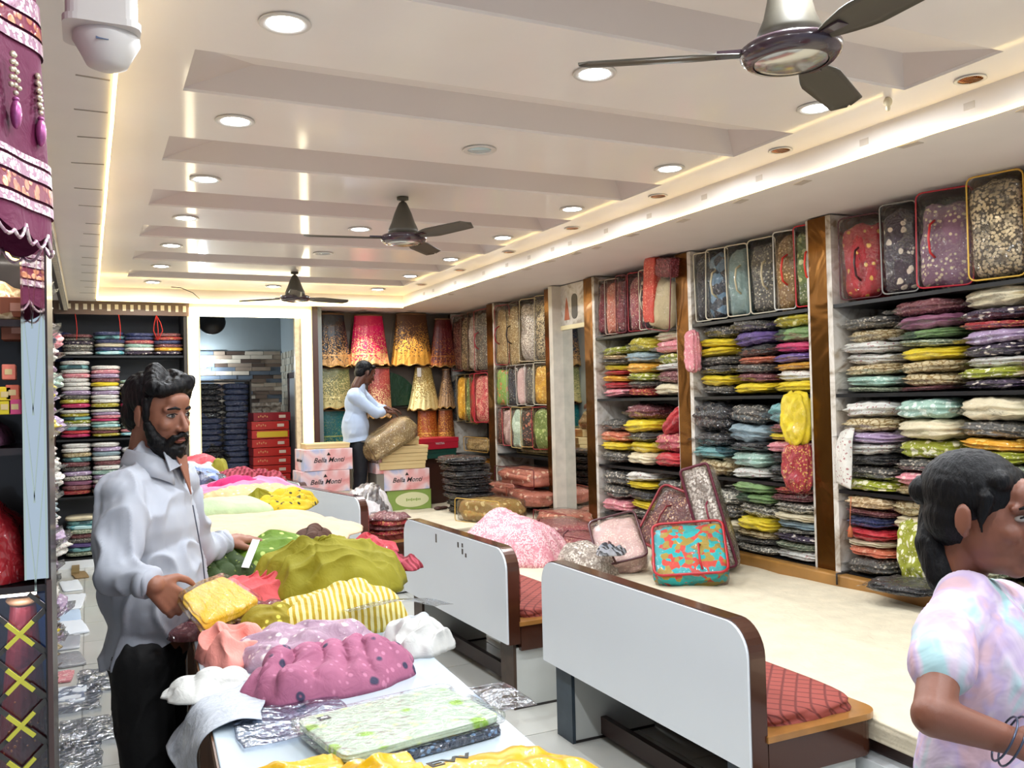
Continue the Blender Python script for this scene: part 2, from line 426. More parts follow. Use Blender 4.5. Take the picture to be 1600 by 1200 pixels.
# led strips on the rim of the soffit
M_led = emit('led_warm', 'ffe092', STRIP_E)
def strip(name, label, a, b, wd=.012, group='led strips round the ceiling tray'):
    a, b = Vector(a), Vector(b); n = 40; pts = [a.lerp(b, i/n)+Vector((.003*nz((i*.7, 1, 2)), 0, .004*nz((i*.9, 5, 2)))) for i in range(n+1)]
    o = MB().tube(pts, wd/2, 6).build(name, M_led, None, True); return tag(o, label, 'led strip')
strip('led_strip', 'thin wavy warm led strip along the left rim of the ceiling tray', (TX0+.004, TY0, ZS-.004), (TX0+.004, TY1, ZS-.004))
strip('led_strip', 'warm led strip running along the right rim of the ceiling tray', (TX1-.004, TY0, ZS-.004), (TX1-.004, TY1, ZS-.004), .013)
strip('led_strip', 'thick warm led strip across the back rim of the ceiling tray', (TX0, TY1-.01, ZS-.004), (TX1, TY1-.01, ZS-.004), .035)
# walls
M_wall = plain('wall_paint', '9c9a98', .7)
struct(MB().box(-.75, -.65, -1.6, 12.4, 0, 3).build('wall_left', M_wall))
struct(MB().box(4.75, 4.85, -1.6, 12.4, 0, 3).build('wall_right', M_marble))
wb = struct(MB().box(2.36, 4.75, 10.56, 10.66, 0, 3).build('wall_back', plain('alcove_wall', '6b5f54', .5)))
# marble piers framing the doorway
M_frame = plain('door_trim_beige', 'b9a98c', .35, var=.1)
dr = struct(MB().box(.965, 1.09, 9.96, 10.05, 0, 2.70).build('door_1', M_frame))
for b in ((2.165, 2.29, 9.96, 10.05, 0, 2.70), (1.09, 2.165, 9.96, 10.05, 2.58, 2.70)):
    MB().box(*b).build('door_frame', M_frame, dr)
M_door_led = emit('door_led', 'fff3cf', 7)
dl = thing('door_light_frame', 'wide glowing white led border around the back doorway', 'light frame', (1.6, 9.94, 0))
for b in ((-.615, -.535, -.02, .015, .45, 2.655), (.585, .665, -.02, .015, .45, 2.655), (-.535, .585, -.02, .015, 2.565, 2.655)):
    MB().box(*b).build('light_bar', M_door_led, dl)
# patterned tile pier inside the doorway, right
pier = struct(MB().box(2.10, 2.165, 9.98, 10.05, 0, 2.58).build('trim_1', plain('mosaic_beige', 'b7a88f', .3, var=.25, vs=30)))
struct(MB().box(2.29, 2.36, 9.98, 10.66, 0, 2.70).build('trim_2', M_brown))
struct(MB().box(.93, .985, 9.97, 10.6, 0, 2.70).build('trim_3', M_dark))
# back room
M_brp = plain('back_room_paint', '8f989c', .7)
def clad():
    m, nt = newmat('stone_cladding'); v, o = coords(nt)
    oi = nt.new('ShaderNodeObjectInfo'); n = noi(nt, v, 14, 5, 1)
    a = ramp(nt, n, [(.3, lin('4f3d33')), (.5, lin('9a8a7a')), (.7, lin('c9bfb2'))])
    nt.ln(a, nt.b.inputs['Base Color']); nt.b.inputs['Roughness'].default_value = .6; return m
M_clad = clad()
bw = struct(MB().box(.95, 2.42, 11.95, 12.05, 0, 3).build('wall_back_room', M_brp))
# stone slips, one by one where they can be told apart
rr = random.Random(3); slips = []
M_sl = [plain('slip_'+c, c, .6, var=.12, vs=12) for c in ('6b584b', 'a39483', '8b7a6b', 'c4b8a8', '56616f', '4a3a31')]
for r_ in range(13):
    z = 2.26-r_*.052; x = 1.02-rr.random()*.15
    while x < 2.36:
        L = rr.uniform(.14, .34); x1 = min(x+L, 2.36)
        if z > 1.6 and x1-x > .04:
            o = MB().box(max(x, 1.0)+.002, x1-.002, 11.95-rr.uniform(.008, .03), 11.95, z+.002, z+.050).build('stone_slip', rr.choice(M_sl), bw)
        x = x1
low = MB()
for r_ in range(13, 43):
    z = 2.26-r_*.052; x = 1.0
    while x < 2.36:
        x1 = min(x+rr.uniform(.14, .34), 2.36); low.box(x+.002, x1-.002, 11.95-rr.uniform(.008, .03), 11.95, z+.002, z+.05); x = x1
o = low.build('lower_stone_slips', M_clad, bw); o['kind'] = 'stuff'
rw = struct(MB().box(2.33, 2.42, 10.05, 12.0, 0, 3).build('wall_back_room_right', M_brp))
sm = MB()
for i in range(26):
    for j in range(int(26)):
        y = 10.10+i*.07; z = .05+j*.086
        if 10.3 < y+.03 < 11.3 and z < 1.98: continue
        sm.box(2.33-rr.uniform(.004, .02), 2.33, y+.003, y+.066, z+.003, z+.082)
o = sm.build('split_stone_mosaic', plain('split_stone', 'b9b2a2', .6, var=.3, vs=18), rw); o['kind'] = 'stuff'
bd = struct(MB().box(2.295, 2.33, 10.42, 11.28, 0, 1.93).build('door_2', plain('door_leaf_grey', 'aab0b6', .4)))
for b in ((2.285, 2.33, 10.34, 10.42, 0, 2.0), (2.285, 2.33, 11.28, 11.36, 0, 2.0), (2.285, 2.33, 10.34, 11.36, 1.93, 2.0)):
    MB().box(*b).build('door_frame', plain('frame_mauve_brown', '3b2c30', .4), bd)
o = MB(); ellip(o, (2.27, 10.5, 1.0), (.02, .02, .05)); o.build('door_handle', M_dark, bd, True)
struct(MB().box(.95, 2.42, 10.02, 12.05, 2.95, 3.05).build('ceiling_back_room', M_brp))
struct(MB().box(.93, .97, 10.6, 12.05, 0, 3).build('wall_back_room_left', M_brp))
# left alcove shell
al = struct(MB().box(-.65, .93, 10.50, 10.6, 0, 2.7).build('wall_alcove', M_grey))
struct(MB().box(-.65, -.295, 9.96, 10.5, 0, 2.7).build('trim_4', M_brown))
# brown bands with cream clips (over the alcove and along the left wall)
bn = struct(MB().box(-.295, .985, 9.945, 9.975, 2.565, 2.70).build('trim_5', plain('band_brown', '6b5547', .5)))
for i in range(17):
    wd = .018+.01*RND.random()
    MB().box(-.245+i*.073, -.245+i*.073+wd*1.3, 9.935, 9.946, 2.60+.02*RND.random(), 2.67).build('clip', M_clip, bn)
ls = struct(MB().box(-.225, -.165, 2.3, 9.94, 2.60, 2.699).build('trim_6', plain('band_dark', '2d2622', .5)))
cm = MB()
for i in range(150):
    y = 2.35+i*.0505; cm.box(-.166, -.160, y, y+.022, 2.61, 2.69)
    cm.box(-.2, -.168, y, y+.022, 2.597, 2.601)
o = cm.build('clips', M_clip, ls); o['kind'] = 'stuff'
# pieces of tape and cable clips left on the soffit
M_tape = plain('old_tape', 'cfc6bb', .4, var=.12)
for i in range(17):
    y = 2.3+i*.43+RND.uniform(-.08, .08); L = RND.uniform(.07, .15); x1 = TX0-.012
    MB().cbox((0, 0, 0), (L, .008, .0025)).build('tape_strip', plain('tape_grey', '9d948c', .5), cl).matrix_local = Matrix.Translation((x1-L/2, y, ZS-.0013)) @ Euler((0, 0, RND.uniform(-.15, .15))).to_matrix().to_4x4()
for i in range(14):
    y = 2.4+i*.5+RND.uniform(-.2, .2)
    MB().cbox((0, 0, 0), (.05, .10, .0025)).build('tape_strip', M_tape, cl).matrix_local = Matrix.Translation((TX1+.06+RND.uniform(0, .06), y, ZS-.0013)) @ Euler((0, 0, RND.uniform(-.3, .3))).to_matrix().to_4x4()
    MB().cbox((0, 0, 0), (.0025, .05, .03)).build('tape_strip', M_tape, tray).matrix_local = Matrix.Translation((TX1-.0015, y+.2, ZS+.06))
# cable scrap near the back of the tray
tag(MB().tube([(.78, 9.55, ZC-.004), (.86, 9.45, ZC-.02), (.98, 9.5, ZC-.06), (1.06, 9.66, ZC-.10)], .004, 6).build('cable', M_dark, None, True), 'short black cable end sagging from the far end of the ceiling tray', 'cable')

# ---------------------------------------------------------------- downlights
M_ring = plain('lamp_ring', 'd9d6d2', .35, metal=.2)
M_lit = emit('lamp_lit', 'f2faff', 30)
M_dim = plain('lamp_glass', 'b9d6e0', .1, coat=1)
M_gold = plain('gold_cone', 'd99a4a', .18, metal=1, var=.4, vs=60)
ring = MB().lathe([(.058, .0), (.080, -.002), (.083, -.007), (.078, -.011), (.060, -.009), (.056, .0)], 32, cap=False).mesh('ring', True)
disc = MB().lathe([(.0005, -.006), (.057, -.006), (.057, -.002), (.0005, -.002)], 28, cap=False).mesh('lens', True)
gcone = MB().lathe([(.046, -.004), (.030, -.0015), (.0005, -.001)], 20, cap=False).mesh('reflector', True)
gring = MB().lathe([(.046, .0), (.058, -.002), (.060, -.006), (.054, -.008), (.046, -.006)], 28, cap=False).mesh('ring', True)
ridg = MB()
for k in range(7): ridg.box(-.034+k*.011, -.030+k*.011, -.03, .03, -.006, -.002)
ridgm = ridg.mesh('rib')
def downlight(x, y, label, lit=1.0, group=None, z=ZC):
    t = thing('downlight', label, 'downlight', (x, y, z), 0, group)
    link('ring', ring, M_ring, t)
    link('lens', disc, M_lit if lit > .5 else M_dim, t)
    if lit > 0:
        l = bpy.data.lights.new('lamp', 'AREA'); l.shape = 'DISK'; l.size = .10; l.energy = LAMP_W*lit; l.color = (.90, .95, 1)
        lo = bpy.data.objects.new('lamp', l); COL.objects.link(lo); lo.parent = t; lo.location = (0, 0, -.016)
    return t
ordn = ['first', 'second', 'third', 'fourth', 'fifth', 'sixth', 'seventh', 'eighth', 'ninth', 'tenth', 'eleventh', 'twelfth', 'thirteenth', 'fourteenth', 'fifteenth', 'sixteenth', 'seventeenth', 'eighteenth', 'nineteenth', 'twentieth']
for k in range(7):
    y = 2.834+1.0617*k
    downlight(.585, y, f'lit round white downlight, {ordn[k]} from the front in the left ceiling row', 1)
    downlight(2.832, y, f'lit round white downlight, {ordn[k]} from the front in the right ceiling row', 1)
for y, lit, lb in ((2.842, 1, 'bluish lit downlight beside the near ceiling fan'), (3.93, .3, 'dim bluish downlight in the middle row, before the second fan'),
                   (6.03, 1, 'lit middle-row downlight just behind the second ceiling fan'), (7.1, 0, 'unlit round downlight in the middle row between the two far fans'), (9.24, .8, 'lit middle-row downlight beyond the farthest ceiling fan')):
    downlight(1.735, y, lb, lit)
for y, rn in ((1.77, 'just before the near fan'), (.71, 'above the camera'), (-.35, 'nearest the shop entrance')):
    for x, cn in ((.585, 'left'), (1.735, 'middle'), (2.832, 'right')): downlight(x, y, f'lit round ceiling downlight, {cn} one of the row {rn}', 1, 'downlights over the shop front')
for k in range(7):
    t = thing('gold_spotlight', f'small unlit gold spotlight, {ordn[k]} from the front beside the right led strip', 'spotlight', (3.157, 2.346+1.062*k, ZC))
    link('ring', gring, M_ring, t); link('reflector', gcone, M_gold, t); link('rib', ridgm, M_gold, t)
for x, y, lb in ((2.95, 10.2, 'small recessed spotlight over the pink skirt on the back wall'), (3.55, 10.2, 'small recessed spotlight over the gold skirt on the back wall')):
    t = thing('gold_spotlight', lb, 'spotlight', (x, y, ZS)); link('ring', gring, M_ring, t); link('reflector', gcone, M_gold, t)
    l = bpy.data.lights.new('lamp', 'SPOT'); l.spot_size = R(75); l.energy = 24; l.color = (1, .85, .62); l.shadow_soft_size = .03  # warm spot lamp shining down from each of these fixtures
    lo = bpy.data.objects.new('lamp', l); COL.objects.link(lo); lo.parent = t; lo.location = (0, -.1, -.02); lo.rotation_euler = (R(-2), 0, 0)
# hook lump on ceiling
o = MB(); ellip(o, (0, 0, -.02), (.018, .018, .02)); ellip(o, (.0, 0, -.045), (.010, .010, .014)); o = o.build('sensor', plain('cream_lump', 'dccfae', .5), None, True)
o.location = at(1387, 152, z=ZC); tag(o, 'small cream sensor stub on the ceiling near the front gold spotlight', 'sensor')

# ---------------------------------------------------------------- ceiling fans
M_fanb = plain('fan_brown', '3b2a33', .25, coat=.6)
M_fano = plain('fan_olive', '4e493e', .45, metal=.1)
M_fans = plain('fan_silver', 'c6c6c0', .16, metal=.75, var=.05)
def fan(x, y, zh, rot, label, sc_=1.0):
    t = thing('ceiling_fan', label, 'ceiling fan', (x, y, zh), rot)
    MB().lathe([(.0005, -.045), (.05, -.044), (.095, -.034), (.112, -.018), (.113, -.010)], 40, cap=False).build('base_plate', M_fans, t, True)
    MB().lathe([(.100, -.034), (.118, -.030), (.134, -.014), (.137, .004), (.125, .014), (.09, .018), (.0005, .018)], 40, cap=False).build('motor_ring', M_fanb, t, True)
    top = ZC-zh-.012
    MB().lathe([(.0005, .014), (.092, .016), (.088, .05), (.070, .09), (.052, top*.62), (.034, top*.8), (.022, top*.9), (.012, top*.93), (.0005, top*.93)], 32, cap=False).build('canopy', M_fano, t, True)
    MB().lathe([(.011, top*.9), (.011, top-.012), (.035, top-.006), (.035, top+.01), (.0005, top+.01)], 20, cap=False).build('downrod', M_fano, t, True)
    for k in range(3):
        b = MB()
        def fn(u, v):
            r = .11+u*.47; wd = .028+.10*min(1, u*3.2)**.8*(1-.25*u)
            if u > .93: wd *= math.sqrt(max(.02, 1-((u-.93)/.07)**2))
            s = v-.5; tw = R(13)
            return (r, s*wd*cos(tw)+.02*u, .004-s*wd*sin(tw)-.006*(2*s)**2)
        b.grid(fn, 16, 7); o = b.build('blade', M_fano, t, True); o.rotation_euler = (0, 0, 2*pi*k/3)
        m_ = o.modifiers.new('t', 'SOLIDIFY'); m_.thickness = .004
        MB().box(.09, .20, -.018, .018, -.004, .008).build('bracket', M_fanb, o)
    return t
fan(1.75, 1.84, 2.535, math.atan2(.36, -.55), 'near ceiling fan with brown ring, silver underplate and three grey-brown blades')
fan(1.71, 5.02, 2.575, math.atan2(.08, -.4), 'middle ceiling fan with tapering canopy, hanging beyond the near fan')
fan(1.735, 8.2, 2.583, .3, 'farthest small ceiling fan, close to the back doorway')

# ---------------------------------------------------------------- security camera, top left
t = thing('security_camera', 'white box-mounted security camera hanging from the ceiling, upper left', 'camera', (.032, 1.72, ZS))
Mc = plain('camera_white', 'cfcac6', .4)
o = MB().prism(rrect(.115, .12, .02), .09).build('junction_box', Mc, t, True, .004); o.location = (0, 0, -.43)
for p in o.data.polygons: p.use_smooth = False
MB().prism(rrect(.125, .13, .024), .012).build('box_lid', Mc, t).location = (0, 0, -.438)
MB().lathe([(.054, 0), (.056, -.01), (.045, -.03), (.034, -.052), (.02, -.058), (.0005, -.06)], 28, cap=False).build('dome', Mc, t, True).location = (.008, 0, -.438)
MB().cbox((0, 0, -.17), (.03, .03, .34)).build('bracket', Mc, t)
o = MB().cbox((.012, -.0605, -.365), (.03, .004, .016)).build('cable_gland', M_dark, t)
o = MB().cbox((0, 0, 0), (.02, .001, .012)).build('sticker', plain('sticker_blue', '5a6a86', .4), t); o.location = (.0, -.047, -.456); o.rotation_euler = (R(-25), 0, 0)
o = MB().cbox((0, 0, 0), (.016, .001, .010)).build('sticker', plain('sticker_grey', 'a8a29c', .4), t); o.location = (.026, -.042, -.455); o.rotation_euler = (R(-25), 0, .4)
# ================================================================ RIGHT WALL UNITS
PX = 4.14                                   # plane of the cabinet fronts
def cabinet(y0, y1, label, shelves, far_post=.15, back=None):
    t = thing('display_cabinet', label, 'cabinet', (PX, 0, 0))
    MB().box(.0, .06, y1, y1+far_post, .42, 2.69).build('bronze_post', M_brass, t)
    MB().box(.0, .50, y1-.04, y1, .42, 2.69).build('marble_side', M_marble, t)
    MB().box(.01, .50, y0-.001, y0+.018, .42, 2.69).build('marble_side', M_marble, t)
    MB().box(.46, .50, y0+.018, y1-.04, .42, 2.69).build('back_panel', back or M_dark, t)
    for z in shelves: MB().box(.005, .46, y0+.018, y1-.04, z-.022, z).build('shelf', M_shelf, t)
    return t
M_shelf = plain('black_shelf', '17181a', .3)
M_bwood = plain('platform_wood', 'a9803f', .4, var=.2, vs=5)
cabinet(2.45, 4.10, 'nearest bronze-posted wall cabinet, behind the girl', (.50, 1.0, 1.585, 2.135))
cabinet(4.26, 5.51, 'second bronze-posted wall cabinet, behind the tall silver bag', (.50, 1.0, 1.585, 2.135))
cabinet(5.66, 6.93, 'third wall cabinet, next to the mirror panel', (.50, 1.0, 1.585, 2.135))
cabinet(7.86, 9.12, 'fourth wall cabinet with three tiers of hanging bags', (.50, 1.0), .17)
cabinet(9.29, 10.42, 'fifth wall cabinet in the far right corner', (.50, .95), .06)
# mirror bay
t = thing('mirror_panel', 'tall narrow mirror with marble surround between wall cabinets', 'mirror', (PX, 0, 0))
MB().box(.0, .06, 7.62, 7.86, .42, 2.69).build('bronze_post', M_brass, t)
MB().box(.04, .08, 7.08, 7.62, 2.30, 2.69).build('marble_header', M_marble, t)
MB().box(.05, .06, 7.12, 7.60, .5, 2.30).build('mirror_pane', M_mirror, t)
MB().box(-.06, .05, 7.585, 7.66, .45, 2.69).build('marble_post', plain('worn_white_post', 'd2cabb', .4, var=.2, vs=8), t)
MB().box(.03, .06, 7.08, 7.12, .5, 2.30).build('steel_edge', plain('steel', 'b9b9b5', .2, metal=1), t)
MB().box(.03, .07, 7.10, 7.60, 2.26, 2.30).build('pelmet', plain('cream_pelmet', 'e9dcae', .4), t)
o = MB().prism([(-.05, -.11), (.05, -.11), (.02, .05), (.0, .11), (-.02, .05)], .003).build('figure_sticker', plain('sticker_orange', 'b4603c', .5), t)
o.matrix_local = Matrix.Translation((.04, 7.47, 2.46)) @ Matrix(((0, 0, -1, 0), (-1, 0, 0, 0), (0, 1, 0, 0), (0, 0, 0, 1)))
o = MB().prism(rrect(.11, .24, .05), .003).build('oval_sticker', plain('sticker_dark', '3f3833', .4, var=.3, vs=30), t)
o.matrix_local = Matrix.Translation((.04, 7.32, 2.47)) @ Matrix(((0, 0, -1, 0), (-1, 0, 0, 0), (0, 1, 0, 0), (0, 0, 0, 1)))
# ================================================================ PLATFORMS
M_cloth = fab('mattress_cotton', 'dacfb6', pat='plain', rough=.9)
def platform(y0, y1, x0, ztop, label):
    t = thing('seating_platform', label, 'platform', (0, 0, 0))
    MB().box(x0-.10, 4.64, y0+.05, y1-.05, .02, ztop-.14).build('plinth', M_white, t)
    MB().box(x0-.03, PX, y0, y1, ztop-.14, ztop-.075).build('deck', M_brown, t, bevel=.01)
    MB().box(x0-.09, 4.6, y0+.04, y1-.04, .0, .02).build('kickboard', M_dark, t)
    MB().box(x0-.13, x0-.10, y0+.05, y1-.05, .03, .05).build('bronze_trim', M_brass, t)
    return t
def mattress(y0, y1, x0, x1, ztop, label):
    mb = softbox(14, 34, .003, 3, 2)
    W, L = x1-x0, y1-y0
    mb.v = [(x*W+.012*nz((y*L*2, z, 3), 2)*(x < 0), y*L, z*.085+(.007*nz((x*W, y*L, 0), 3)+.006*nz((x*W*1.6, y*L*.7, 7), 8)+.010*(1-min(1, abs(nz((x*W+4, y*L*.6, 2), 2.2))*7)))*(z > 0)-(.02*abs(nz((y*L*1.5, 4, 1), 2)) if x < -.49 and z < 0 else 0)) for x, y, z in mb.v]
    o = mb.build('mattress', M_cloth, None, True); o.location = ((x0+x1)/2, (y0+y1)/2, ztop-.0425); tag(o, label, 'mattress')
platform(.55, 7.30, 2.60, .42, 'long low brown seating platform behind the near benches')
platform(7.42, 10.5, 2.78, .45, 'far low seating platform under the cardboard boxes')
mattress(.55, 7.28, 2.52, 4.06, .43, 'long cream cotton mattress beside the two near benches')
mattress(7.44, 10.50, 2.74, 4.12, .46, 'far cream cotton mattress under the boxes')
M_rail = plain('pine_rail', 'a8793c', .35, var=.25, vs=6, coat=.3)
tag(MB().box(4.055, 4.135, .6, 5.25, .40, .498).build('wooden_rail', M_rail, None, bevel=.012), 'varnished wooden rail along the wall side of the near mattress', 'rail')
tag(MB().tube([(4.045, 4.0, .44), (4.045, 4.0, .505), (4.10, 4.0, .505), (4.145, 3.99, .51)], .006, 6).build('cable', M_dark, None, True), 'short black cable looped over the wooden rail', 'cable')

# ================================================================ PACKETS
PAL = {
 'y': ('bright yellow', fab('p_yellow', 'e3c814', 'b59a10', 'plain', 11, .8)), 'd': ('mustard', fab('p_mustard', 'd99a1e', 'f0c860', 'floral', 22, .7)),
 'o': ('olive yellow', fab('p_olive', 'b8a820', 'e8e2a0', 'floral', 19, .8)), 'F': ('lime floral', fab('p_limef', '9aa020', 'efe9c8', 'floral', 23, .8, amt=.7)),
 'g': ('grey speckled', fab('p_grey', '4a4844', 'b5aa98', 'speck', 22, .9)), 'G': ('silver lace', fab('p_lace', '6f6c62', 'd8d0be', 'lace', 19, .9)),
 'k': ('black', fab('p_black', '17181c', '55565c', 'plain', 16, 1)), 'w': ('cream', fab('p_cream', 'dccfae', 'bfa87a', 'plain', 16, .7)),
 'W': ('white printed', fab('p_white', 'dcdad2', 'a36a6c', 'floral', 22, .8, amt=-.2)), 'c': ('cream patterned', fab('p_creamp', 'c9b890', '8a7040', 'lace', 16, .8)),
 'p': ('pink', fab('p_pink', 'e08a94', 'f2c4c0', 'floral', 24, .8)), 'P': ('pink embroidered', fab('p_pinke', 'b8505c', 'e0b088', 'speck', 22, .9)),
 'm': ('mauve', fab('p_mauve', '8c5470', 'b08098', 'plain', 16, .6)), 'M': ('dusty maroon', fab('p_maroon', '6d3238', 'a87a78', 'speck', 24, .8)),
 'r': ('red', fab('p_red', 'b81424', 'e06060', 'plain', 16, .9)), 'R': ('red embroidered', fab('p_rede', 'a01c28', 'd8a050', 'speck', 25, .9)),
 'n': ('dark green', fab('p_green', '2a4a2c', '6a8a50', 'patch', 11, .9)), 't': ('mint', fab('p_mint', '9ec0b0', 'd8e8dc', 'floral', 24, .8)),
 'b': ('navy blue', fab('p_navy', '1c2a5c', '46589a', 'plain', 16, 1)), 's': ('salmon', fab('p_salmon', 'd07050', 'f0b090', 'floral', 24, .8)),
 'v': ('violet', fab('p_violet', '5b4384', '8a74b4', 'plain', 16, .9)), 'l': ('lilac', fab('p_lilac', 'a890b0', 'd8cce0', 'floral', 24, .7)),
 'f': ('dark floral', fab('p_dfloral', '33243c', 'e0d4c8', 'floral', 25, .8, c3='6b5570')), 'e': ('beige', fab('p_beige', 'b59468', 'e0c8a0', 'lace', 13, .7)),
 'h': ('pale blue-grey', fab('p_bluegrey', '8aa0a8', 'c8d4d8', 'plain', 16, .9)), 'u': ('magenta', fab('p_magenta', 'c0185c', 'f07aa0', 'plain', 16, 1)),
 'T': ('teal', fab('p_teal', '1e5058', '6aa0a0', 'patch', 13, 1)), 'q': ('sage green', fab('p_sage', '76826a', 'b8bca0', 'lace', 16, .8)),
 'a': ('turquoise', fab('p_turq', '5ab0bc', 'c8ecec', 'stripe', 22, .8)),
}
PK = []
for i in range(7):
    mb = softbox(4.6, 16, .05, 1.9, i*1.3+1, top=.12, fold=.08, pinch=.20)
    mb.v = [(x*.34*(1+.05*nz((y*7, z*9, i), 1)), y*.38, z*.075*(1+.35*nz((x*6, y*7, i+2), 1))) for x, y, z in mb.v]
    PK.append(mb.mesh('folded_cloth', True))
PKF = []
for i in range(4):
    mb = softbox(4.5, 8, .035, 1.5, i*2.1+1, top=.05, fold=.05, pinch=.12); mb.v = [(x*.34, y*.38, z*.075) for x, y, z in mb.v]; PKF.append(mb.mesh('folded_cloth', True))
def SC(d): return (d[0]/.34, d[1]/.38, d[2]/.075)
flap = MB(); flap.grid(lambda u, v: (-.5-.16*u, (v-.5)*(.95-.5*u), -.25+.06*sin(v*14)+.25*u), 4, 8)
flap.v = [(x*.34, y*.38, z*.075) for x, y, z in flap.v]; flapm = flap.mesh('sleeve_end', True)
flap2 = MB(); flap2.grid(lambda u, v: ((v-.5)*.8-.1, .47+.14*u, .1*sin(v*9+u*3)-.1*u), 4, 8)
flap2.v = [(x*.34, y*.38, z*.075) for x, y, z in flap2.v]; flapm2 = flap2.mesh('sleeve_end', True)
ORD = ordn
def packet(c, dims, code, label, rotz=0, group=None, flapped=True, mesh=None, tilt=0, i=0):
    t = thing('garment_packet', label, 'packet', (c[0], c[1], c[2]-dims[2]/2), (tilt, 0, rotz), group)
    nm, mat = PAL[code]
    me = mesh or PK[i % len(PK)]
    f = link('folded_cloth', me, mat, t, loc=(0, 0, dims[2]/2), scale=SC(dims))
    if flapped:
        link('sleeve_end', flapm, SLEEVE, t, loc=(0, 0, dims[2]/2), scale=SC(dims))
        if i % 2: link('sleeve_end', flapm2, SLEEVE, t, loc=(0, 0, dims[2]/2), scale=SC(dims))
    return t
def stack(x, y, z0, z1, seq, wid, dep, place, flapped=True, mesh=None, jit=.02, face=0):
    """seq from bottom to top; capital-sized items get more height through weights after ':'"""
    items = [s.split(':') for s in seq.split()]; wts = [float(s[1]) if len(s) > 1 else 1. for s in items]; tot = sum(wts); z = z0; n = len(items)
    for k, (it, wt) in enumerate(zip(items, wts)):
        h = (z1-z0)*wt/tot; q = RND.random
        if it[0] != '-':
            nm = PAL[it[0]][0]; top = n-1-k
            lab = f'{nm} wrapped garment, {ORD[top] if top < 20 else "low"} from top, {place}'
            packet((x+RND.uniform(-jit, jit), y+RND.uniform(-jit, jit)*.8, z+h/2), (dep, wid*RND.uniform(.90, .98), h*.95), it[0], lab, RND.uniform(-.08, .08), None, flapped, mesh and mesh[k % len(mesh)], RND.uniform(-.05, .05), k+int(y*7))
        z += h
XP = PX+.20
# nearest cabinet
A = (3.86, 3.46, 3.05, 2.68)
for y, s, top, nm in zip(A, ('q:.5 t c W W c:1.1 g:1.1', 'M:.4 c c y:1.1 q:.6 n:.8 m:1.1 M:1.2', 'f:.9 F W:.9 f l:1.2 R:.7 f:1.1 w:1.8', 's p m f F c y'), (2.04, 2.10, 2.125, 2.1), ('left', 'second', 'third', 'fourth')):
    stack(XP, y, 1.59, top, s, .39, .34, f'{nm} stack, upper shelf behind girl')
for y, s, top, nm in zip(A, ('F:.8 g k:.8 W:.8 l:.8 c W:1.2', 'c:.9 p:1.1 g:1.1 F:1.6 w:1.7 t:1.7', 'c w:.8 q:.9 F d:.8 g:1.2 w:1.8', 'g w:1.2 c q t:1.4'), (1.54, 1.55, 1.56, 1.5), ('left', 'second', 'third', 'fourth')):
    stack(XP-.02, y, 1.005, top, s, .40, .36, f'{nm} stack, middle shelf behind girl')
for y, s, top, nm in zip((3.88, 3.22, 2.75), ('g:1.6 s:.9 w:.6 r:1 b:1.1 M:.6 e:1.2', 'c:1 q:1.3 s e:1.3 w:1.4', 'c w e G w'), (.975, .93, .93), ('left', 'third', 'fourth')):
    stack(XP-.02, y, .505, top, s, .34, .34, f'{nm} stack, bottom shelf behind girl')
stack(XP, 3.56, .80, .975, 'w c', .36, .3, 'second stack, bottom shelf behind girl')
def upright(y, z0, z1, wid, code, label, x=XP-.12):
    t = thing('garment_packet', label, 'packet', (x, y, z0)); h = z1-z0
    link('folded_cloth', PK[2], PAL[code][1], t, loc=(0, 0, h/2), scale=SC((h, wid, .16)), rot=(0, R(90), 0))
    link('sleeve_end', flapm, SLEEVE, t, loc=(0, 0, h/2), scale=SC((h, wid, .16)), rot=(0, R(-90), 0))
upright(3.56, .52, .86, .20, 'F', 'yellow floral garment packet standing upright on the bottom shelf behind girl')
tas = MB().tube([(PX-.03, 3.93, .97), (PX-.035, 3.935, .88), (PX-.035, 3.94, .80)], .003, 5)
tas.lathe([(.001, .0), (.012, -.02), (.017, -.07), (.001, -.075)], 10, Matrix.Translation((PX-.035, 3.94, .80)))
tag(tas.build('tassel', plain('tassel_orange', 'b8643c', .7), None, True), 'small orange tassel hanging in front of the blue packet', 'tassel')
# floral cloth folded round the left stack, middle shelf behind the girl
o = sheet('folded_floral_cloth', [[(PX-.03+dx, 4.02, z) for dx, z in ((.02, 1.35), (-.02, 1.27), (-.03, 1.16), (-.02, 1.045))], [(PX-.05+dx, 3.93, z) for dx, z in ((.02, 1.38), (-.02, 1.30), (-.03, 1.16), (-.02, 1.03))], [(PX-.05+dx, 3.89, z) for dx, z in ((.02, 1.38), (-.0, 1.30), (-.0, 1.16), (-.02, 1.02))]], PAL['W'][1], n=5, amp=.008, thick=.004)
tag(o, 'white cloth with red flowers folded over the left end of the middle shelf', 'cloth')
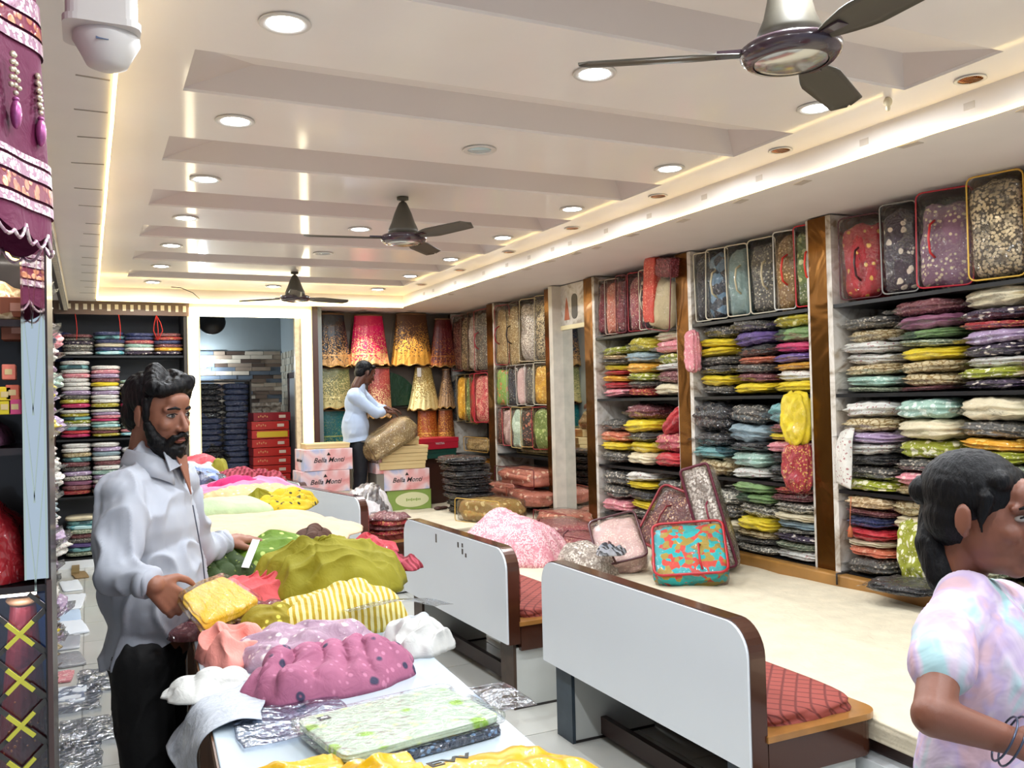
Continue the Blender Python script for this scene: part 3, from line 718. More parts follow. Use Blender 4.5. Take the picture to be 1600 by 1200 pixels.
# second cabinet
Bq = (5.27, 4.87, 4.47)
for y, s, top, nm in zip(Bq, ('g y:1.2 g g y y g:1.4', 'y:1.2 M g s:.8 k:1.2 v:1.5 g:1.3', 'y:1.2 W:1.1 d:.8 v u:1.1 n:1.6 o:1.3'), (2.11, 2.12, 2.12), ('left', 'middle', 'right')):
    stack(XP, y, 1.60, top, s, .40, .34, f'{nm} stack, upper shelf of second cabinet')
for y, s, top, nm in zip(Bq, ('c:1.2 T:.9 k:1 k:2.1', 'W:1.1 t:1.5 k:.9 h:1.7 g:1.7', 'g:.7 k:.9 k:1.1 p:1.1 y:.7 M:.9 T:1.9'), (1.54, 1.52, 1.54), ('left', 'middle', 'right')):
    stack(XP-.03, y+.02, 1.005, top, s, .42, .38, f'{nm} stack, middle shelf of second cabinet')
for y, s, top, nm in zip((5.2, 4.85, 4.47), ('G w g G', 'G:.9 g:.8 c:.8 y:1.7 G:1.6 n:1.2 n:1.3', 'W:1.1 q:1 f:1 G:.5 h:1 w:.9 G:1.3 M:.9 R:.9'), (.9, .985, .985), ('left', 'middle', 'right')):
    stack(XP-.03, y, .505, top, s, .42, .36, f'{nm} stack, bottom shelf of second cabinet')
upright(4.37, 1.27, 1.60, .18, 'y', 'bright yellow packet standing upright beside the second bronze post', XP-.22)
upright(4.37, .97, 1.27, .19, 'R', 'dark red packet standing upright below the yellow one', XP-.22)
t = thing('garment_packet', 'pink packet dangling at the left end of the second cabinet', 'packet', (PX-.02, 5.44, 1.78)); link('folded_cloth', PK[4], PAL['p'][1], t, loc=(0, 0, .15), scale=SC((.30, .14, .10)), rot=(R(15), R(90), 0))
# third cabinet
Cq = (6.68, 6.27, 5.86)
for y, s, top, nm in zip(Cq, ('p:1.2 r d r:.7 y:.9 g:.7 e:.7 F:1.2', 'R:1.1 g:.9 F:1.1 d:1.3 h:1.4 o:2', 'w:1.5 M:1.5 W:.9 F:1.2 p:1.5 w:1.2'), (2.04, 2.10, 2.12), ('left', 'middle', 'right')):
    stack(XP, y, 1.60, top, s, .40, .34, f'{nm} stack, upper shelf of third cabinet')
for y, s, top, nm in zip(Cq, ('g:1.2 y s:1.2 g:1.2', 'w:1.3 y:1.2 g y:1.4 M:1.6', 'r:1.3 P:1.6'), (1.40, 1.53, 1.30), ('left', 'middle', 'right')):
    stack(XP-.02, y, 1.03, top, s, .41, .36, f'{nm} stack, middle shelf of third cabinet')
t = thing('garment_packet', 'shiny red packet tipped against the far post, third cabinet', 'packet', (XP-.02, 5.80, 1.30)); link('folded_cloth', PK[1], PAL['r'][1], t, loc=(0, 0, .10), scale=SC((.34, .36, .13)), rot=(R(-38), 0, 0))
for y, s, top, nm in zip(Cq, ('W:.5 k:.5 p:1.3 g:1.3 g:1.5', 'M g y k:1.2 y:.9 W:1.2', 'c g M:1.1 g:1.1'), (.96, .975, .93), ('left', 'middle', 'right')):
    stack(XP-.02, y, .505, top, s, .41, .36, f'{nm} stack, bottom shelf of third cabinet')
# ================================================================ GARMENT BAGS
def bagmesh(w, d, h, seed, k=7, amp=.02):
    mb = softbox(k, 9, amp, 1.8, seed); mb.v = [(x*d, y*w, (z+.5)*h) for x, y, z in mb.v]; return mb
PIP = {}
def pipm(c):
    if c not in PIP: PIP[c] = plain('piping_'+c, c, .4, coat=.3)
    return PIP[c]
def rloop(a, b, r, n=3):
    return rrect(a, b, r, n)
def gbag(label, loc, dims, mat, pip, rot=(0, 0, 0), seed=0, handle=None, clip=1.0, group=None, cap=None, inner=(.95, .93), name='garment_bag', film=None, hz=.5, strap_side=-1, pr=.0048):
    """dims=(width across y, depth along x, height).  Front is the -x face."""
    w, d, h = dims; t = thing(name, label, 'garment bag', (loc[0], loc[1], loc[2]+.008), rot, group)
    bagmesh(w*inner[0], d*inner[0]*1.06, h*inner[1]*clip, seed, 5, .07).build('folded_garment', mat, t, True)
    c = bagmesh(w, d, h, seed+5, 8, .03); c.build('clear_cover', film or CLEAR, t, True)
    if cap:
        MB().box(-d/2-.004, d/2, -w/2, w/2, h*.93, h+.004).build('top_panel', cap, t, True, .01)
    p = pipm(pip)
    for sx in (-1,):
        pts = [(sx*d*.485+.006*nz((a*9, b*9, seed+sx)), a+.008*nz((b*7, seed, sx)), b+h/2) for a, b in rloop(w*.97, h*.985, min(w, h)*.12)]
        MB().tube(pts, pr, 5, True).build('piping', p, t, True)
    if handle:
        hc = pipm(handle); y0 = w*.15*(seed % 3-1); hh = h*hz
        x = strap_side*d/2
        ex = -.055 if strap_side < 0 else .055
        pts = [(x, y0, hh+.10), (x+ex*.7, y0+.01, hh+.075), (x+ex, y0+.012, hh), (x+ex*.7, y0+.01, hh-.075), (x, y0, hh-.10)]
        MB().tube(pts, .007, 6).build('handle', hc, t, True)
    return t
F = {
 'red_gold': fab('g_redgold', 'a80c1c', 'd8a04a', 'floral', 23, .5, c3='7a1818', metal2=.4, amt=.3),
 'dark_floral': fab('g_darkfloral', '30202c', 'c9b8a4', 'floral', 21, .5, c3='4a3848'),
 'mauve': fab('g_mauve', '7a5468', 'c8b494', 'speck', 18, .4, amt=.5),
 'gold_grey': fab('g_goldgrey', '4a3f2c', 'c4b08a', 'speck', 30, .6, metal2=.5, amt=.9),
 'bright_red': fab('g_red', 'b81222', 'd86050', 'plain', 21, .9),
 'navy': fab('g_navy', '1c2c3c', '5a7a90', 'patch', 28, .9, c3='0e1824'), 'charcoal': fab('g_charcoal', '202226', '55585c', 'plain', 21, 1),
 'sea': fab('g_sea', '7a9490', 'a8c0b8', 'plain', 21, .8), 'grey_floral': fab('g_greyfloral', '55524a', 'b0a890', 'speck', 23, .8),
 'goldbrown': fab('g_goldbrown', '8a6424', 'd0b070', 'speck', 25, .9, metal2=.3), 'leaf': fab('g_leaf', '5a6e2c', 'b4b878', 'floral', 21, .9),
 'coral': fab('g_coral', 'c8745c', 'e8b8a0', 'speck', 28, .6), 'maroon': fab('g_maroon', '6c1424', 'a84854', 'speck', 28, .8),
 'rose': fab('g_rose', 'a04a50', 'd8a890', 'speck', 28, .7), 'cream': fab('g_cream', 'c8b78e', 'a08858', 'plain', 21, .5),
 'tomato': fab('g_tomato', 'd0402c', 'f09070', 'speck', 28, .8),
 'tan_gold': fab('g_tangold', 'a08454', 'dcc898', 'speck', 28, .8, metal2=.3), 'brown_red': fab('g_brownred', '5a2420', 'b08058', 'speck', 30, .9, metal2=.3),
 'green_orange': fab('g_greenorange', '8cae50', 'd88a50', 'floral', 16, .6), 'nightblue': fab('g_night', '14202c', '3a4c5c', 'speck', 28, .9),
 'pale_pink': fab('g_palepink', 'c8a49c', 'e0cabc', 'speck', 30, .6), 'marigold': fab('g_marigold', 'd49a1c', 'f0c858', 'floral', 30, .7),
 'mintpale': fab('g_mintpale', 'b8ceb0', 'dce8d4', 'lace', 28, .5), 'rust_floral': fab('g_rustfloral', '33221c', 'c07458', 'floral', 18, .7),
 'apple': fab('g_apple', '7c9040', 'c4cc80', 'floral', 30, .6), 'red_pink': fab('g_redpink', 'c83848', 'e8a890', 'speck', 32, .7, amt=.9),
 'silver': fab('g_silver', '8a7c70', 'd0c6ba', 'speck', 32, .8, metal2=.4, amt=.9), 'patchwork': fab('g_patchwork', '9c8430', '16a0a0', 'patch', 55, .25, c3='c04030'),
 'blackwhite': fab('g_blackwhite', '20242c', '90949c', 'stripe', 28, .9), 'peach': fab('g_peach', 'c87860', 'ecc0a0', 'floral', 18, .6, c3='a85848'),
 'tan': fab('g_tan', 'a8843c', 'e0c888', 'floral', 18, .6, c3='b8642c'),
}
zb = 2.14
def row(lst, y_left, depth=.30, z0=zb, x=PX+.17):
    y = y_left
    for lab, wd, h, mk, pp, kw in lst:
        gbag(lab, (x+RND.uniform(-.02, .02), y-wd/2, z0), (wd*.88, depth*.92, h), F[mk], pp, seed=int(y*13) % 17, rot=(RND.uniform(-.03, .03), 0, R(RND.uniform(12, 22))), **kw)
        y -= wd
row([('tall red and gold garment bag with dark maroon piping on nearest cabinet top shelf', .30, .50, 'red_gold', '4a1420', dict(handle='3a1218', inner=(.93, .90), hz=.42)),
     ('narrow dark floral garment bag with grey piping, nearest cabinet top shelf', .235, .52, 'dark_floral', '8a8884', dict(inner=(.95, .93))),
     ('wide mauve garment bag with bright red piping and handle', .345, .53, 'mauve', 'b0182c', dict(handle='c01c20', inner=(.93, .88), hz=.5)),
     ('gold and grey sequinned garment bag with yellow piping', .315, .54, 'gold_grey', 'd4a83c', dict(inner=(.95, .95))),
     ('bright red garment bag at the right edge of the top shelf', .28, .55, 'bright_red', 'a01020', dict())], 4.05, .32)
row([('empty-looking black garment bag with cream piping, leftmost on second cabinet', .165, .52, 'charcoal', 'd8d0b8', {}),
     ('navy blue patterned garment bag with cream piping', .235, .52, 'navy', 'd8d0b8', dict(handle='c8bc98')),
     ('pale sea green garment bag with cream piping', .21, .51, 'sea', 'd8d0b8', dict(handle='c8bc98')),
     ('grey speckled wide garment bag with cream piping', .255, .52, 'grey_floral', 'd8d0b8', dict(handle='c8bc98')),
     ('gold brown garment bag with white piping', .19, .525, 'goldbrown', 'd8d8d0', dict(handle='d82c18')),
     ('leaf green garment bag with red zip on the second cabinet', .19, .53, 'leaf', 'c01828', dict(handle='e03018'))], 5.50, .32)
row([('thin maroon garment bag at the left end of third cabinet top', .13, .50, 'maroon', '8a7a6c', {}),
     ('coral speckled garment bag on third cabinet top shelf', .19, .49, 'coral', 'b0a090', {}),
     ('dark maroon garment bag between coral and rose ones', .14, .50, 'maroon', '6a1828', {}),
     ('rose red sequinned garment bag on third cabinet top', .19, .50, 'rose', 'a0202c', {}),
     ('black garment bag with cream straps on third cabinet top', .17, .50, 'dark_floral', 'd8d0b8', dict(handle='d8d0b8')),
     ], 6.90, .32)
gbag('large tomato red and cream garment bag leaning out of third cabinet', (PX+.10, 5.86, 2.12), (.34, .30, .56), F['cream'], '7a1428', seed=4, rot=(.16, -.06, 0), cap=None, inner=(.9, .72))
_b = bpy.data.objects['garment_bag.016']
for nm_, dd, mt_ in (('red_side_cover', (-.17, -.09, .03, .178, .06, .575), F['tomato']), ('red_top_cover', (-.168, .15, -.172, .03, .42, .575), F['maroon'])):
    mb = softbox(9, 10, .03, 2, 3); mb.v = [((x+.5)*(dd[1]-dd[0])+dd[0], (y+.5)*(dd[3]-dd[2])+dd[2], (z+.5)*(dd[5]-dd[4])+dd[4]) for x, y, z in mb.v]; mb.build(nm_, mt_, _b, True)
# fourth cabinet: three hanging tiers
def tier(lst, y_left, z0, h, x, depth=.26):
    y = y_left
    for lab, wd, mk, pp, kw in lst:
        hh = h*RND.uniform(.95, 1.03)
        gbag(lab, (x+.02, y-wd/2, z0+h-hh), (wd*.93, depth*.9, hh), F[mk], pp, seed=int(y*17) % 13, rot=(RND.uniform(-.05, .05), 0, R(RND.uniform(4, 14))), pr=.004, **kw); y -= wd
tier([('tan garment bag with red strap, top tier, left of fourth cabinet', .36, 'tan_gold', 'a02030', dict(handle='a02030')),
      ('tan garment bag with dark crossed straps, top tier of fourth cabinet', .28, 'tan_gold', '3a2018', dict(handle='2a1814')),
      ('pale silver garment bag in the top tier of fourth cabinet', .34, 'silver', 'c8b890', {}),
      ('gold brown garment bag nearest the bronze post, top tier', .24, 'gold_grey', 'c8b890', {})], 9.10, 1.96, .68, PX+.10)
for z in (1.955, 1.50, 1.05):
    pass
tier([('green and orange floral garment bag, second tier', .30, 'green_orange', '6a5a48', {}), ('night blue garment bag with red hem, second tier', .24, 'nightblue', 'a0a098', {}),
      ('pale pink garment bag, second tier', .20, 'pale_pink', 'c0b8a8', {}), ('grey clear garment bag, second tier', .20, 'grey_floral', 'c0b8a8', {}),
      ('marigold yellow garment bag, second tier', .28, 'marigold', 'd8d0b0', dict(pip2=0) and {})], 9.10, 1.52, .44, PX+.10)
tier([('brown thin garment bag, third tier', .17, 'brown_red', '8a7060', {}), ('dusty pink garment bag, third tier', .20, 'pale_pink', 'c04850', {}),
      ('pale mint garment bag with cream piping, third tier', .26, 'mintpale', 'c8b070', {}), ('black and rust floral garment bag, third tier', .27, 'rust_floral', 'c8a060', {}),
      ('apple green garment bag with red side, third tier', .32, 'apple', 'a01828', {})], 9.10, 1.07, .44, PX+.10)
for z in (1.955, 1.515): MB().box(.02, .46, 7.90, 9.08, z-.012, z).build('shelf', M_shelf, bpy.data.objects['display_cabinet.003'])
tier([('dark red patterned garment bag in the far corner, top tier', .28, 'brown_red', '8a3030', {}), ('brown gold garment bag in the far corner, top tier', .22, 'gold_grey', '6a4a38', {}),
      ('grey brown garment bag in the far corner, top tier', .24, 'silver', '6a4a38', {}), ('dark brown garment bag with red strap, corner top tier', .36, 'grey_floral', 'a02030', dict(handle='a02030'))], 10.40, 1.93, .72, PX+.10)
tier([('black garment bag in the far corner, lower tier', .20, 'nightblue', 'a0a098', {}), ('marigold garment bag in the far corner, lower tier', .25, 'marigold', '6a5a38', {}),
      ('dark green garment bag in the far corner, lower tier', .16, 'leaf', '6a5a38', {}), ('crimson garment bag in the far corner, lower tier', .14, 'bright_red', 'a01028', {}),
      ('pink red sequinned garment bag in the far corner, lower tier', .32, 'red_pink', 'c02040', {})], 10.40, 1.33, .58, PX+.08)
MB().box(.02, .46, 9.33, 10.38, 1.91, 1.925).build('shelf', M_shelf, bpy.data.objects['display_cabinet.004'])
# flat bags lying in the cabinets and on the platform: helper for lying orientation
def lying(label, px, py, z, dims, mat, pip, rz=0, tilt=0, roll=0, seed=0, handle=None, **kw):
    """dims=(long side, short side, thickness); lies with its broad face up"""
    L, S, T = dims; p = at(px, py, z=z)
    return gbag(label, (p.x, p.y, z+.003), (L, S, T), mat, pip, rot=(roll, tilt, rz), seed=seed, handle=handle, hz=.5, **kw)
gbag('tan garment bag lying on the shelf of the far corner cabinet', (PX+.2, 9.75, .98), (.75, .36, .17), F['tan_gold'], 'b08a40', seed=3)
gbag('maroon edged cream garment bag lying on the fourth cabinet shelf', (PX+.0, 8.25, .70), (.86, .42, .19), F['peach'], '5a1420', seed=5, rot=(0, 0, .05))
gbag('flat olive brown garment bag behind the maroon edged one', (PX+.28, 8.4, 1.005), (.9, .30, .06), F['tan_gold'], '6a5a30', seed=6)
gbag('peach floral garment bag under the maroon edged one, left', (4.0, 8.50, .575), (.62, .34, .15), F['peach'], 'd09080', seed=7, rot=(.0, 0, .2))
gbag('rust peach garment bag under the maroon edged one, right', (3.98, 7.95, .54), (.50, .36, .15), F['peach'], 'a05038', seed=8, rot=(.05, 0, -.1))
gbag('cream and orange garment bag at the far end of the pink dress', (3.42, 7.66, .45), (.62, .40, .22), F['tan'], 'c8a040', seed=9, rot=(0, 0, .35))
gbag('peach garment bag reflected beside the white marble post', (3.98, 7.25, .43), (.55, .36, .12), F['peach'], '8a3030', seed=2, rot=(0, 0, .1))
gbag('flat brown red garment bag behind the pink dress', (3.55, 6.55, .43), (.62, .42, .14), F['rose'], '6a1420', seed=3, rot=(0, 0, -.15), handle='5a1018')
# ================================================================ BENCHES
M_lam = plain('bench_laminate', 'e4e9ee', .22, var=.01, coat=.3)
M_bedge = plain('bench_brown_band', '4a281a', .22, metal=.3, coat=.5)
M_seat = None
def quilt():
    m, nt = newmat('seat_maroon'); v, o = coords(nt, False)
    w1 = nt.new('ShaderNodeTexWave'); w1.inputs['Scale'].default_value = 9; w1.inputs['Distortion'].default_value = 0; w1.bands_direction = 'DIAGONAL'; nt.ln(o, w1.inputs[0])
    w2 = nt.new('ShaderNodeTexWave'); w2.inputs['Scale'].default_value = 9; mp = nt.new('ShaderNodeMapping'); mp.inputs['Rotation'].default_value = (0, 0, R(90)); nt.ln(o, mp.inputs[0]); nt.ln(mp.outputs[0], w2.inputs[0]); w2.bands_direction = 'DIAGONAL'
    mn = nt.new('ShaderNodeMath', operation='MINIMUM'); nt.ln(w1.outputs['Fac'], mn.inputs[0]); nt.ln(w2.outputs['Fac'], mn.inputs[1])
    r = ramp(nt, mn.outputs[0], [(0, B0), (.12, B1)])
    nt.ln(mixc(nt, r, lin('6a2c28'), lin('97483f')), nt.b.inputs['Base Color']); nt.b.inputs['Roughness'].default_value = .8
    nt.ln(bump(nt, r, .5, .004), nt.b.inputs['Normal']); return m
M_seat = quilt()
M_legd = plain('leg_edge_worn', '4a382c', .5, var=.35, vs=14)
M_legb = plain('leg_edge_blue', '37444f', .5, var=.35, vs=10)
M_legw = plain('leg_panel', 'cdd0cc', .35, var=.06, vs=5)
M_rim = plain('seat_rim_wood', 'a8743a', .3, var=.2, vs=14, coat=.4)
def bench(label, loc, rot, L=1.46, legmat=None, top=.83, bot=.345, scuff=0):
    t = thing('bench', label, 'bench', loc, rot)       # local: x = depth towards the platform, y = along
    Mv = Matrix(((0, 0, 1, 0), (1, 0, 0, L/2), (0, 1, 0, (top+bot)/2), (0, 0, 0, 1)))
    H = top-bot
    MB().prism(rrect(L-.004, H-.004, .11, 8, (1, 1, 0, 0)), .018, Matrix.Translation((0, 0, 0)) @ Mv).build('back_panel', M_lam, t)
    # brown band around the edge of the back board
    out = rrect(L+.004, H+.006, .115, 8, (1, 1, 0, 0)); n = len(out)
    mb = MB(); inn = [(x*.985, y*.965) for x, y in out]
    for dx, pl in ((.010, out), (.075, out), (.075, inn), (.010, inn)):
        mb.v += [tuple(Mv @ Vector((x, y, dx))) for x, y in pl]
    for k in range(4):
        for i in range(n): j = (i+1) % n; mb.f.append((k*n+i, k*n+j, ((k+1) % 4)*n+j, ((k+1) % 4)*n+i))
    mb.build('edge_band', M_bedge, t)
    MB().prism(rrect(L-.03, H-.02, .10, 8, (1, 1, 0, 0)), .045, Matrix.Translation((.02, 0, 0)) @ Mv).build('back_board', M_bedge, t)
    s = softbox(8, 12, .01, 2, 1); s.v = [(x*.05+.09, y*(L-.10)+L/2, z*(H-.17)+top-(H-.17)/2-.03) for x, y, z in s.v]; s.build('back_cushion', M_seat, t, True)
    s = softbox(8, 16, .012, 2, 2); s.v = [(x*.45+.325, y*(L-.08)+L/2, z*.085+.465) for x, y, z in s.v]; s.build('seat_cushion', M_seat, t, True)
    MB().prism(rrect(.50, L, .07, 6, (1, 0, 0, 1)), .13, Matrix.Translation((.33, L/2, bot-.04))).build('seat_box', M_bedge, t)
    MB().prism(rrect(.53, L+.02, .08, 6, (1, 0, 0, 1)), .022, Matrix.Translation((.335, L/2, bot+.088))).build('seat_rim', M_rim, t, bevel=.006)
    for y0 in (.03, L-.19):
        lg = MB().box(.06, .50, y0, y0+.14, 0.012, bot-.03).build('leg', M_legw, t)
        MB().box(.045, .062, y0-.004, y0+.144, 0, bot-.0).build('edge_strip', legmat or M_legd, lg)
        MB().box(.06, .50, y0-.002, y0+.142, 0, .012).build('foot_strip', M_dark, lg)
    # curved gusset of the far leg
    g = MB().prism([(.10, .0), (.50, .0), (.50, -.16), (.44, -.15), (.35, -.10), (.26, -.04)], .012, Matrix(((1, 0, 0, 0), (0, 0, 1, L-.45), (0, 1, 0, bot-.03), (0, 0, 0, 1)))).build('gusset', M_legw, t)
    MB().box(.2, .23, .17, L-.19, .02, .10).build('foot_rail', M_brown, t)
    if scuff:
        for k, (yy, zz) in enumerate(((L*.62, top-.05), (L*.62, top-.075), (L*.40, top-.055), (L*.36, top-.05), (L*.36, top-.085), (L*.33, top-.10))):
            MB().cbox((-.0005, yy, zz), (.002, .018, .022 if k % 2 else .03)).build('glue_mark', plain('glue_mark', '5a5048', .6, var=.4, vs=60), t)
    return t
bench('near white-backed bench with maroon seat, nearest full bench to the camera', (1.955, 2.335, 0), 0, 1.48, M_legb)
bench('second white-backed bench with dark scuffs near its top edge', (1.915, 4.13, 0), R(1.2), 1.53, scuff=1)
bench('third white-backed bench with a clear bag lying over its back', (1.975, 7.05, 0), R(9), 1.50, top=.83)
bench('farthest pale bench, mostly behind the third one', (1.86, 8.72, 0), R(5), 1.1, top=.83)
bench('bench back corner just below the girl at the right edge', (1.72, .0, 0), R(0), 1.42, top=.82)
# ================================================================ CARTONS
M_ink = plain('black_ink', '141414', .5, var=0)
M_card = plain('card_cream', 'd8be88', .6, var=.05)
M_cardside = plain('card_side', 'cfc2ae', .6, var=.08)
def pinkprint():
    m, nt = newmat('carton_pink_print'); v, o = coords(nt, False); n = noi(nt, v, 5, 3, .5)
    nt.ln(ramp(nt, n, [(.34, lin('b8c0dc')), (.46, lin('ecd2d2')), (.56, lin('e8b0ae')), (.68, lin('dc8c88'))]), nt.b.inputs['Base Color']); nt.b.inputs['Roughness'].default_value = .4; return m
M_pp = pinkprint(); M_gcard = plain('card_green', '86a04a', .5, var=.08, vs=8); M_gcream = plain('card_label_cream', 'd8d8a8', .5, var=.05)
TXR = Matrix(((1, 0, 0, 0), (0, 0, -1, 0), (0, 1, 0, 0), (0, 0, 0, 1)))          # text facing -y
def carton(label, c, d, mat, rot=0, script=None, lidmat=None, oval=False):
    """c = bottom centre"""
    t = thing('carton', label, 'box', c, rot)
    MB().cbox((0, 0, d[2]*.5-.001), (d[0], d[1], d[2]*.996)).build('box_body', mat, t, bevel=.004)
    if lidmat: MB().cbox((0, 0, d[2]*.80), (d[0]+.008, d[1]+.008, d[2]*.40)).build('lid', lidmat, t, bevel=.003)
    fy = -d[1]/2-(.0055 if lidmat else .0015)
    if script:
        textmesh('lettering', script, d[2]*.32, M_ink, t, Matrix.Translation((0, fy, d[2]*.48)) @ TXR, .35, .0008)
        MB().prism([(-.02, 0), (.02, 0), (0, .032)], .001, Matrix.Translation((0, fy, d[2]*.70)) @ TXR).build('triangle_mark', M_ink, t)
        textmesh('lettering', script, d[2]*.20, M_ink, t, Matrix.Translation((-d[0]/2-.0015, 0, d[2]*.48)) @ Matrix.Rotation(R(-90), 4, 'Z') @ TXR, .35, .001)
    if oval:
        MB().prism([(.19*cos(2*pi*k/28)*d[0]/.5, .075*sin(2*pi*k/28)*d[2]/.2) for k in range(28)], .001, Matrix.Translation((.03, fy, d[2]*.5)) @ TXR).build('oval_label', M_gcream, t)
        for k in range(9): MB().cbox((-.06+k*.018+.03, fy-.0015, d[2]*.5), (.012, .001, .018 if k % 3 else .03)).build('lettering', M_gcard, t)
        MB().prism([(.035*cos(2*pi*k/20), .035*sin(2*pi*k/20)) for k in range(20)], .001, Matrix.Translation((-d[0]/2-.0015, 0, .06)) @ Matrix.Rotation(R(-90), 4, 'Z') @ TXR).build('round_label', M_gcream, t)
    return t
ZP = .462
# right pile in front of the man at the back
carton('green carton with cream oval label, bottom of the right-hand box pile', (3.06, 9.12, ZP), (.48, .34, .21), M_gcard, -.06, oval=True)
carton('pink printed carton with black script, on the green carton', (3.03, 9.11, ZP+.212), (.50, .34, .22), M_pp, -.03, 'Bella Monti')
for k, (dx, nm) in enumerate(((-.02, 'lowest'), (.0, 'middle'), (.01, 'upper'))):
    carton(f'flat cream garment box, {nm} of three on the pink carton', (3.0+dx, 9.1, ZP+.434+k*.082), (.50, .34, .078), M_card, .02*k, lidmat=M_card)
carton('flat cream garment box topmost on the right-hand box pile', (2.93, 9.14, ZP+.682), (.49, .33, .085), M_card, .05, lidmat=M_card)
carton('small white carton at the left side of the right box pile', (2.735, 9.10, ZP), (.085, .32, .20), M_cardside, 0)
carton('grey printed carton standing on the small white carton', (2.735, 9.10, ZP+.202), (.08, .32, .19), plain('card_grey', '8a8478', .6, var=.2), .0)
carton('white and blue printed carton beside the cream boxes', (2.735, 9.10, ZP+.394), (.085, .30, .18), M_pp, 0)
# left pile beside the doorway
carton('pale carton at the foot of the left box pile', (2.20, 9.05, .512), (.52, .36, .20), M_cardside, 0.0)
carton('pink printed carton, lower on the left box pile', (2.14, 9.04, ZP+.252), (.50, .34, .215), M_pp, .02, 'Bella Monti')
carton('pink printed carton with black script, upper on the left box pile', (2.17, 9.04, ZP+.469), (.50, .34, .215), M_pp, .06, 'Bella Monti')
carton('flat cream box lying on top of the left box pile', (2.2, 9.1, ZP+.686), (.44, .34, .05), M_card, -.05, lidmat=M_card)

# coloured boxes
M_bg = plain('box_bottle_green', '12433a', .4); M_br = plain('box_crimson', 'b01830', .35); M_silver = plain('silver_ink', 'd8c8c8', .4)
t = carton('dark green garment box with silver script, tilted behind the cream boxes', (3.12, 9.55, .96), (.50, .34, .10), M_bg, .5, lidmat=M_bg); t.rotation_euler = (0, R(-20), .5)
textmesh('lettering', 'Partywear', .07, M_silver, t, Matrix.Translation((0, -.178, .04)) @ TXR, .3)
MB().box(-.30, .30, -.2, .2, 0, .50).build('x', M_bg); bpy.data.objects.remove(bpy.data.objects['x'])
carton('dark green garment box directly under the crimson one', (3.42, 9.35, ZP+.51), (.52, .34, .10), M_bg, .25, lidmat=M_bg)
t = carton('crimson garment box with small silver print', (3.44, 9.33, ZP+.612), (.52, .34, .12), M_br, .28, lidmat=M_br)
textmesh('lettering', 'VASTRA', .034, M_silver, t, Matrix.Translation((0, -.178, .06)) @ TXR, 0)
carton('plain dark carton under the green garment box', (3.42, 9.45, ZP), (.46, .32, .505), M_brown, .2)
carton('plain brown carton under the tilted green box', (3.10, 9.62, ZP), (.50, .30, .49), M_brown, .3)
# ================================================================ SKIRTS ON THE BACK WALL
def skirtmat(name, top, gold, mid=None, dens=.6):
    m, nt = newmat(name); v, o = coords(nt, False); sp = nt.new('ShaderNodeSeparateXYZ'); nt.ln(o, sp.inputs[0])
    t = nt.new('ShaderNodeMapRange'); nt.ln(sp.outputs[2], t.inputs[0]); t.inputs[1].default_value = 0; t.inputs[2].default_value = .62; t.inputs[3].default_value = 1; t.inputs[4].default_value = 0
    d = vor(nt, v, 62).outputs['Distance']; big = noi(nt, v, 7, 2, .5)
    thr = nt.new('ShaderNodeMath', operation='MULTIPLY'); nt.ln(t.outputs[0], thr.inputs[0]); thr.inputs[1].default_value = dens
    sb = nt.new('ShaderNodeMath', operation='SUBTRACT'); nt.ln(thr.outputs[0], sb.inputs[0]); nt.ln(d, sb.inputs[1])
    ad = nt.new('ShaderNodeMath', operation='MULTIPLY_ADD'); nt.ln(big, ad.inputs[0]); ad.inputs[1].default_value = .5; nt.ln(sb.outputs[0], ad.inputs[2])
    k = ramp(nt, ad.outputs[0], [(.22, B0), (.28, B1)])
    wv = nt.new('ShaderNodeMath', operation='SINE'); ms = nt.new('ShaderNodeMath', operation='MULTIPLY'); nt.ln(sp.outputs[2], ms.inputs[0]); ms.inputs[1].default_value = 62; nt.ln(ms.outputs[0], wv.inputs[0])
    ln_ = ramp(nt, wv.outputs[0], [(.86, B0), (.92, B1)])
    hem = ramp(nt, t.outputs[0], [(.72, B0), (.78, B1)])
    k2 = mixc(nt, mixc(nt, hem, B0, ln_), k, B1)
    base = mixc(nt, noi(nt, v, 12, 3), tuple(x*.7 for x in lin(top)[:3])+(1,), lin(top))
    if mid: base = mixc(nt, ramp(nt, noi(nt, v, 9, 1), [(.5, B0), (.55, B1)]), base, lin(mid))
    nt.ln(mixc(nt, k2, base, lin(gold)), nt.b.inputs['Base Color']); q = nt.new('ShaderNodeMath', operation='MULTIPLY'); nt.ln(k2, q.inputs[0]); q.inputs[1].default_value = .5
    nt.ln(q.outputs[0], nt.b.inputs['Metallic']); nt.b.inputs['Roughness'].default_value = .42
    nt.ln(bump(nt, k2, .6, .004, bump(nt, noi(nt, v, 14, 3, 1), .4, .02)), nt.b.inputs['Normal']); return m
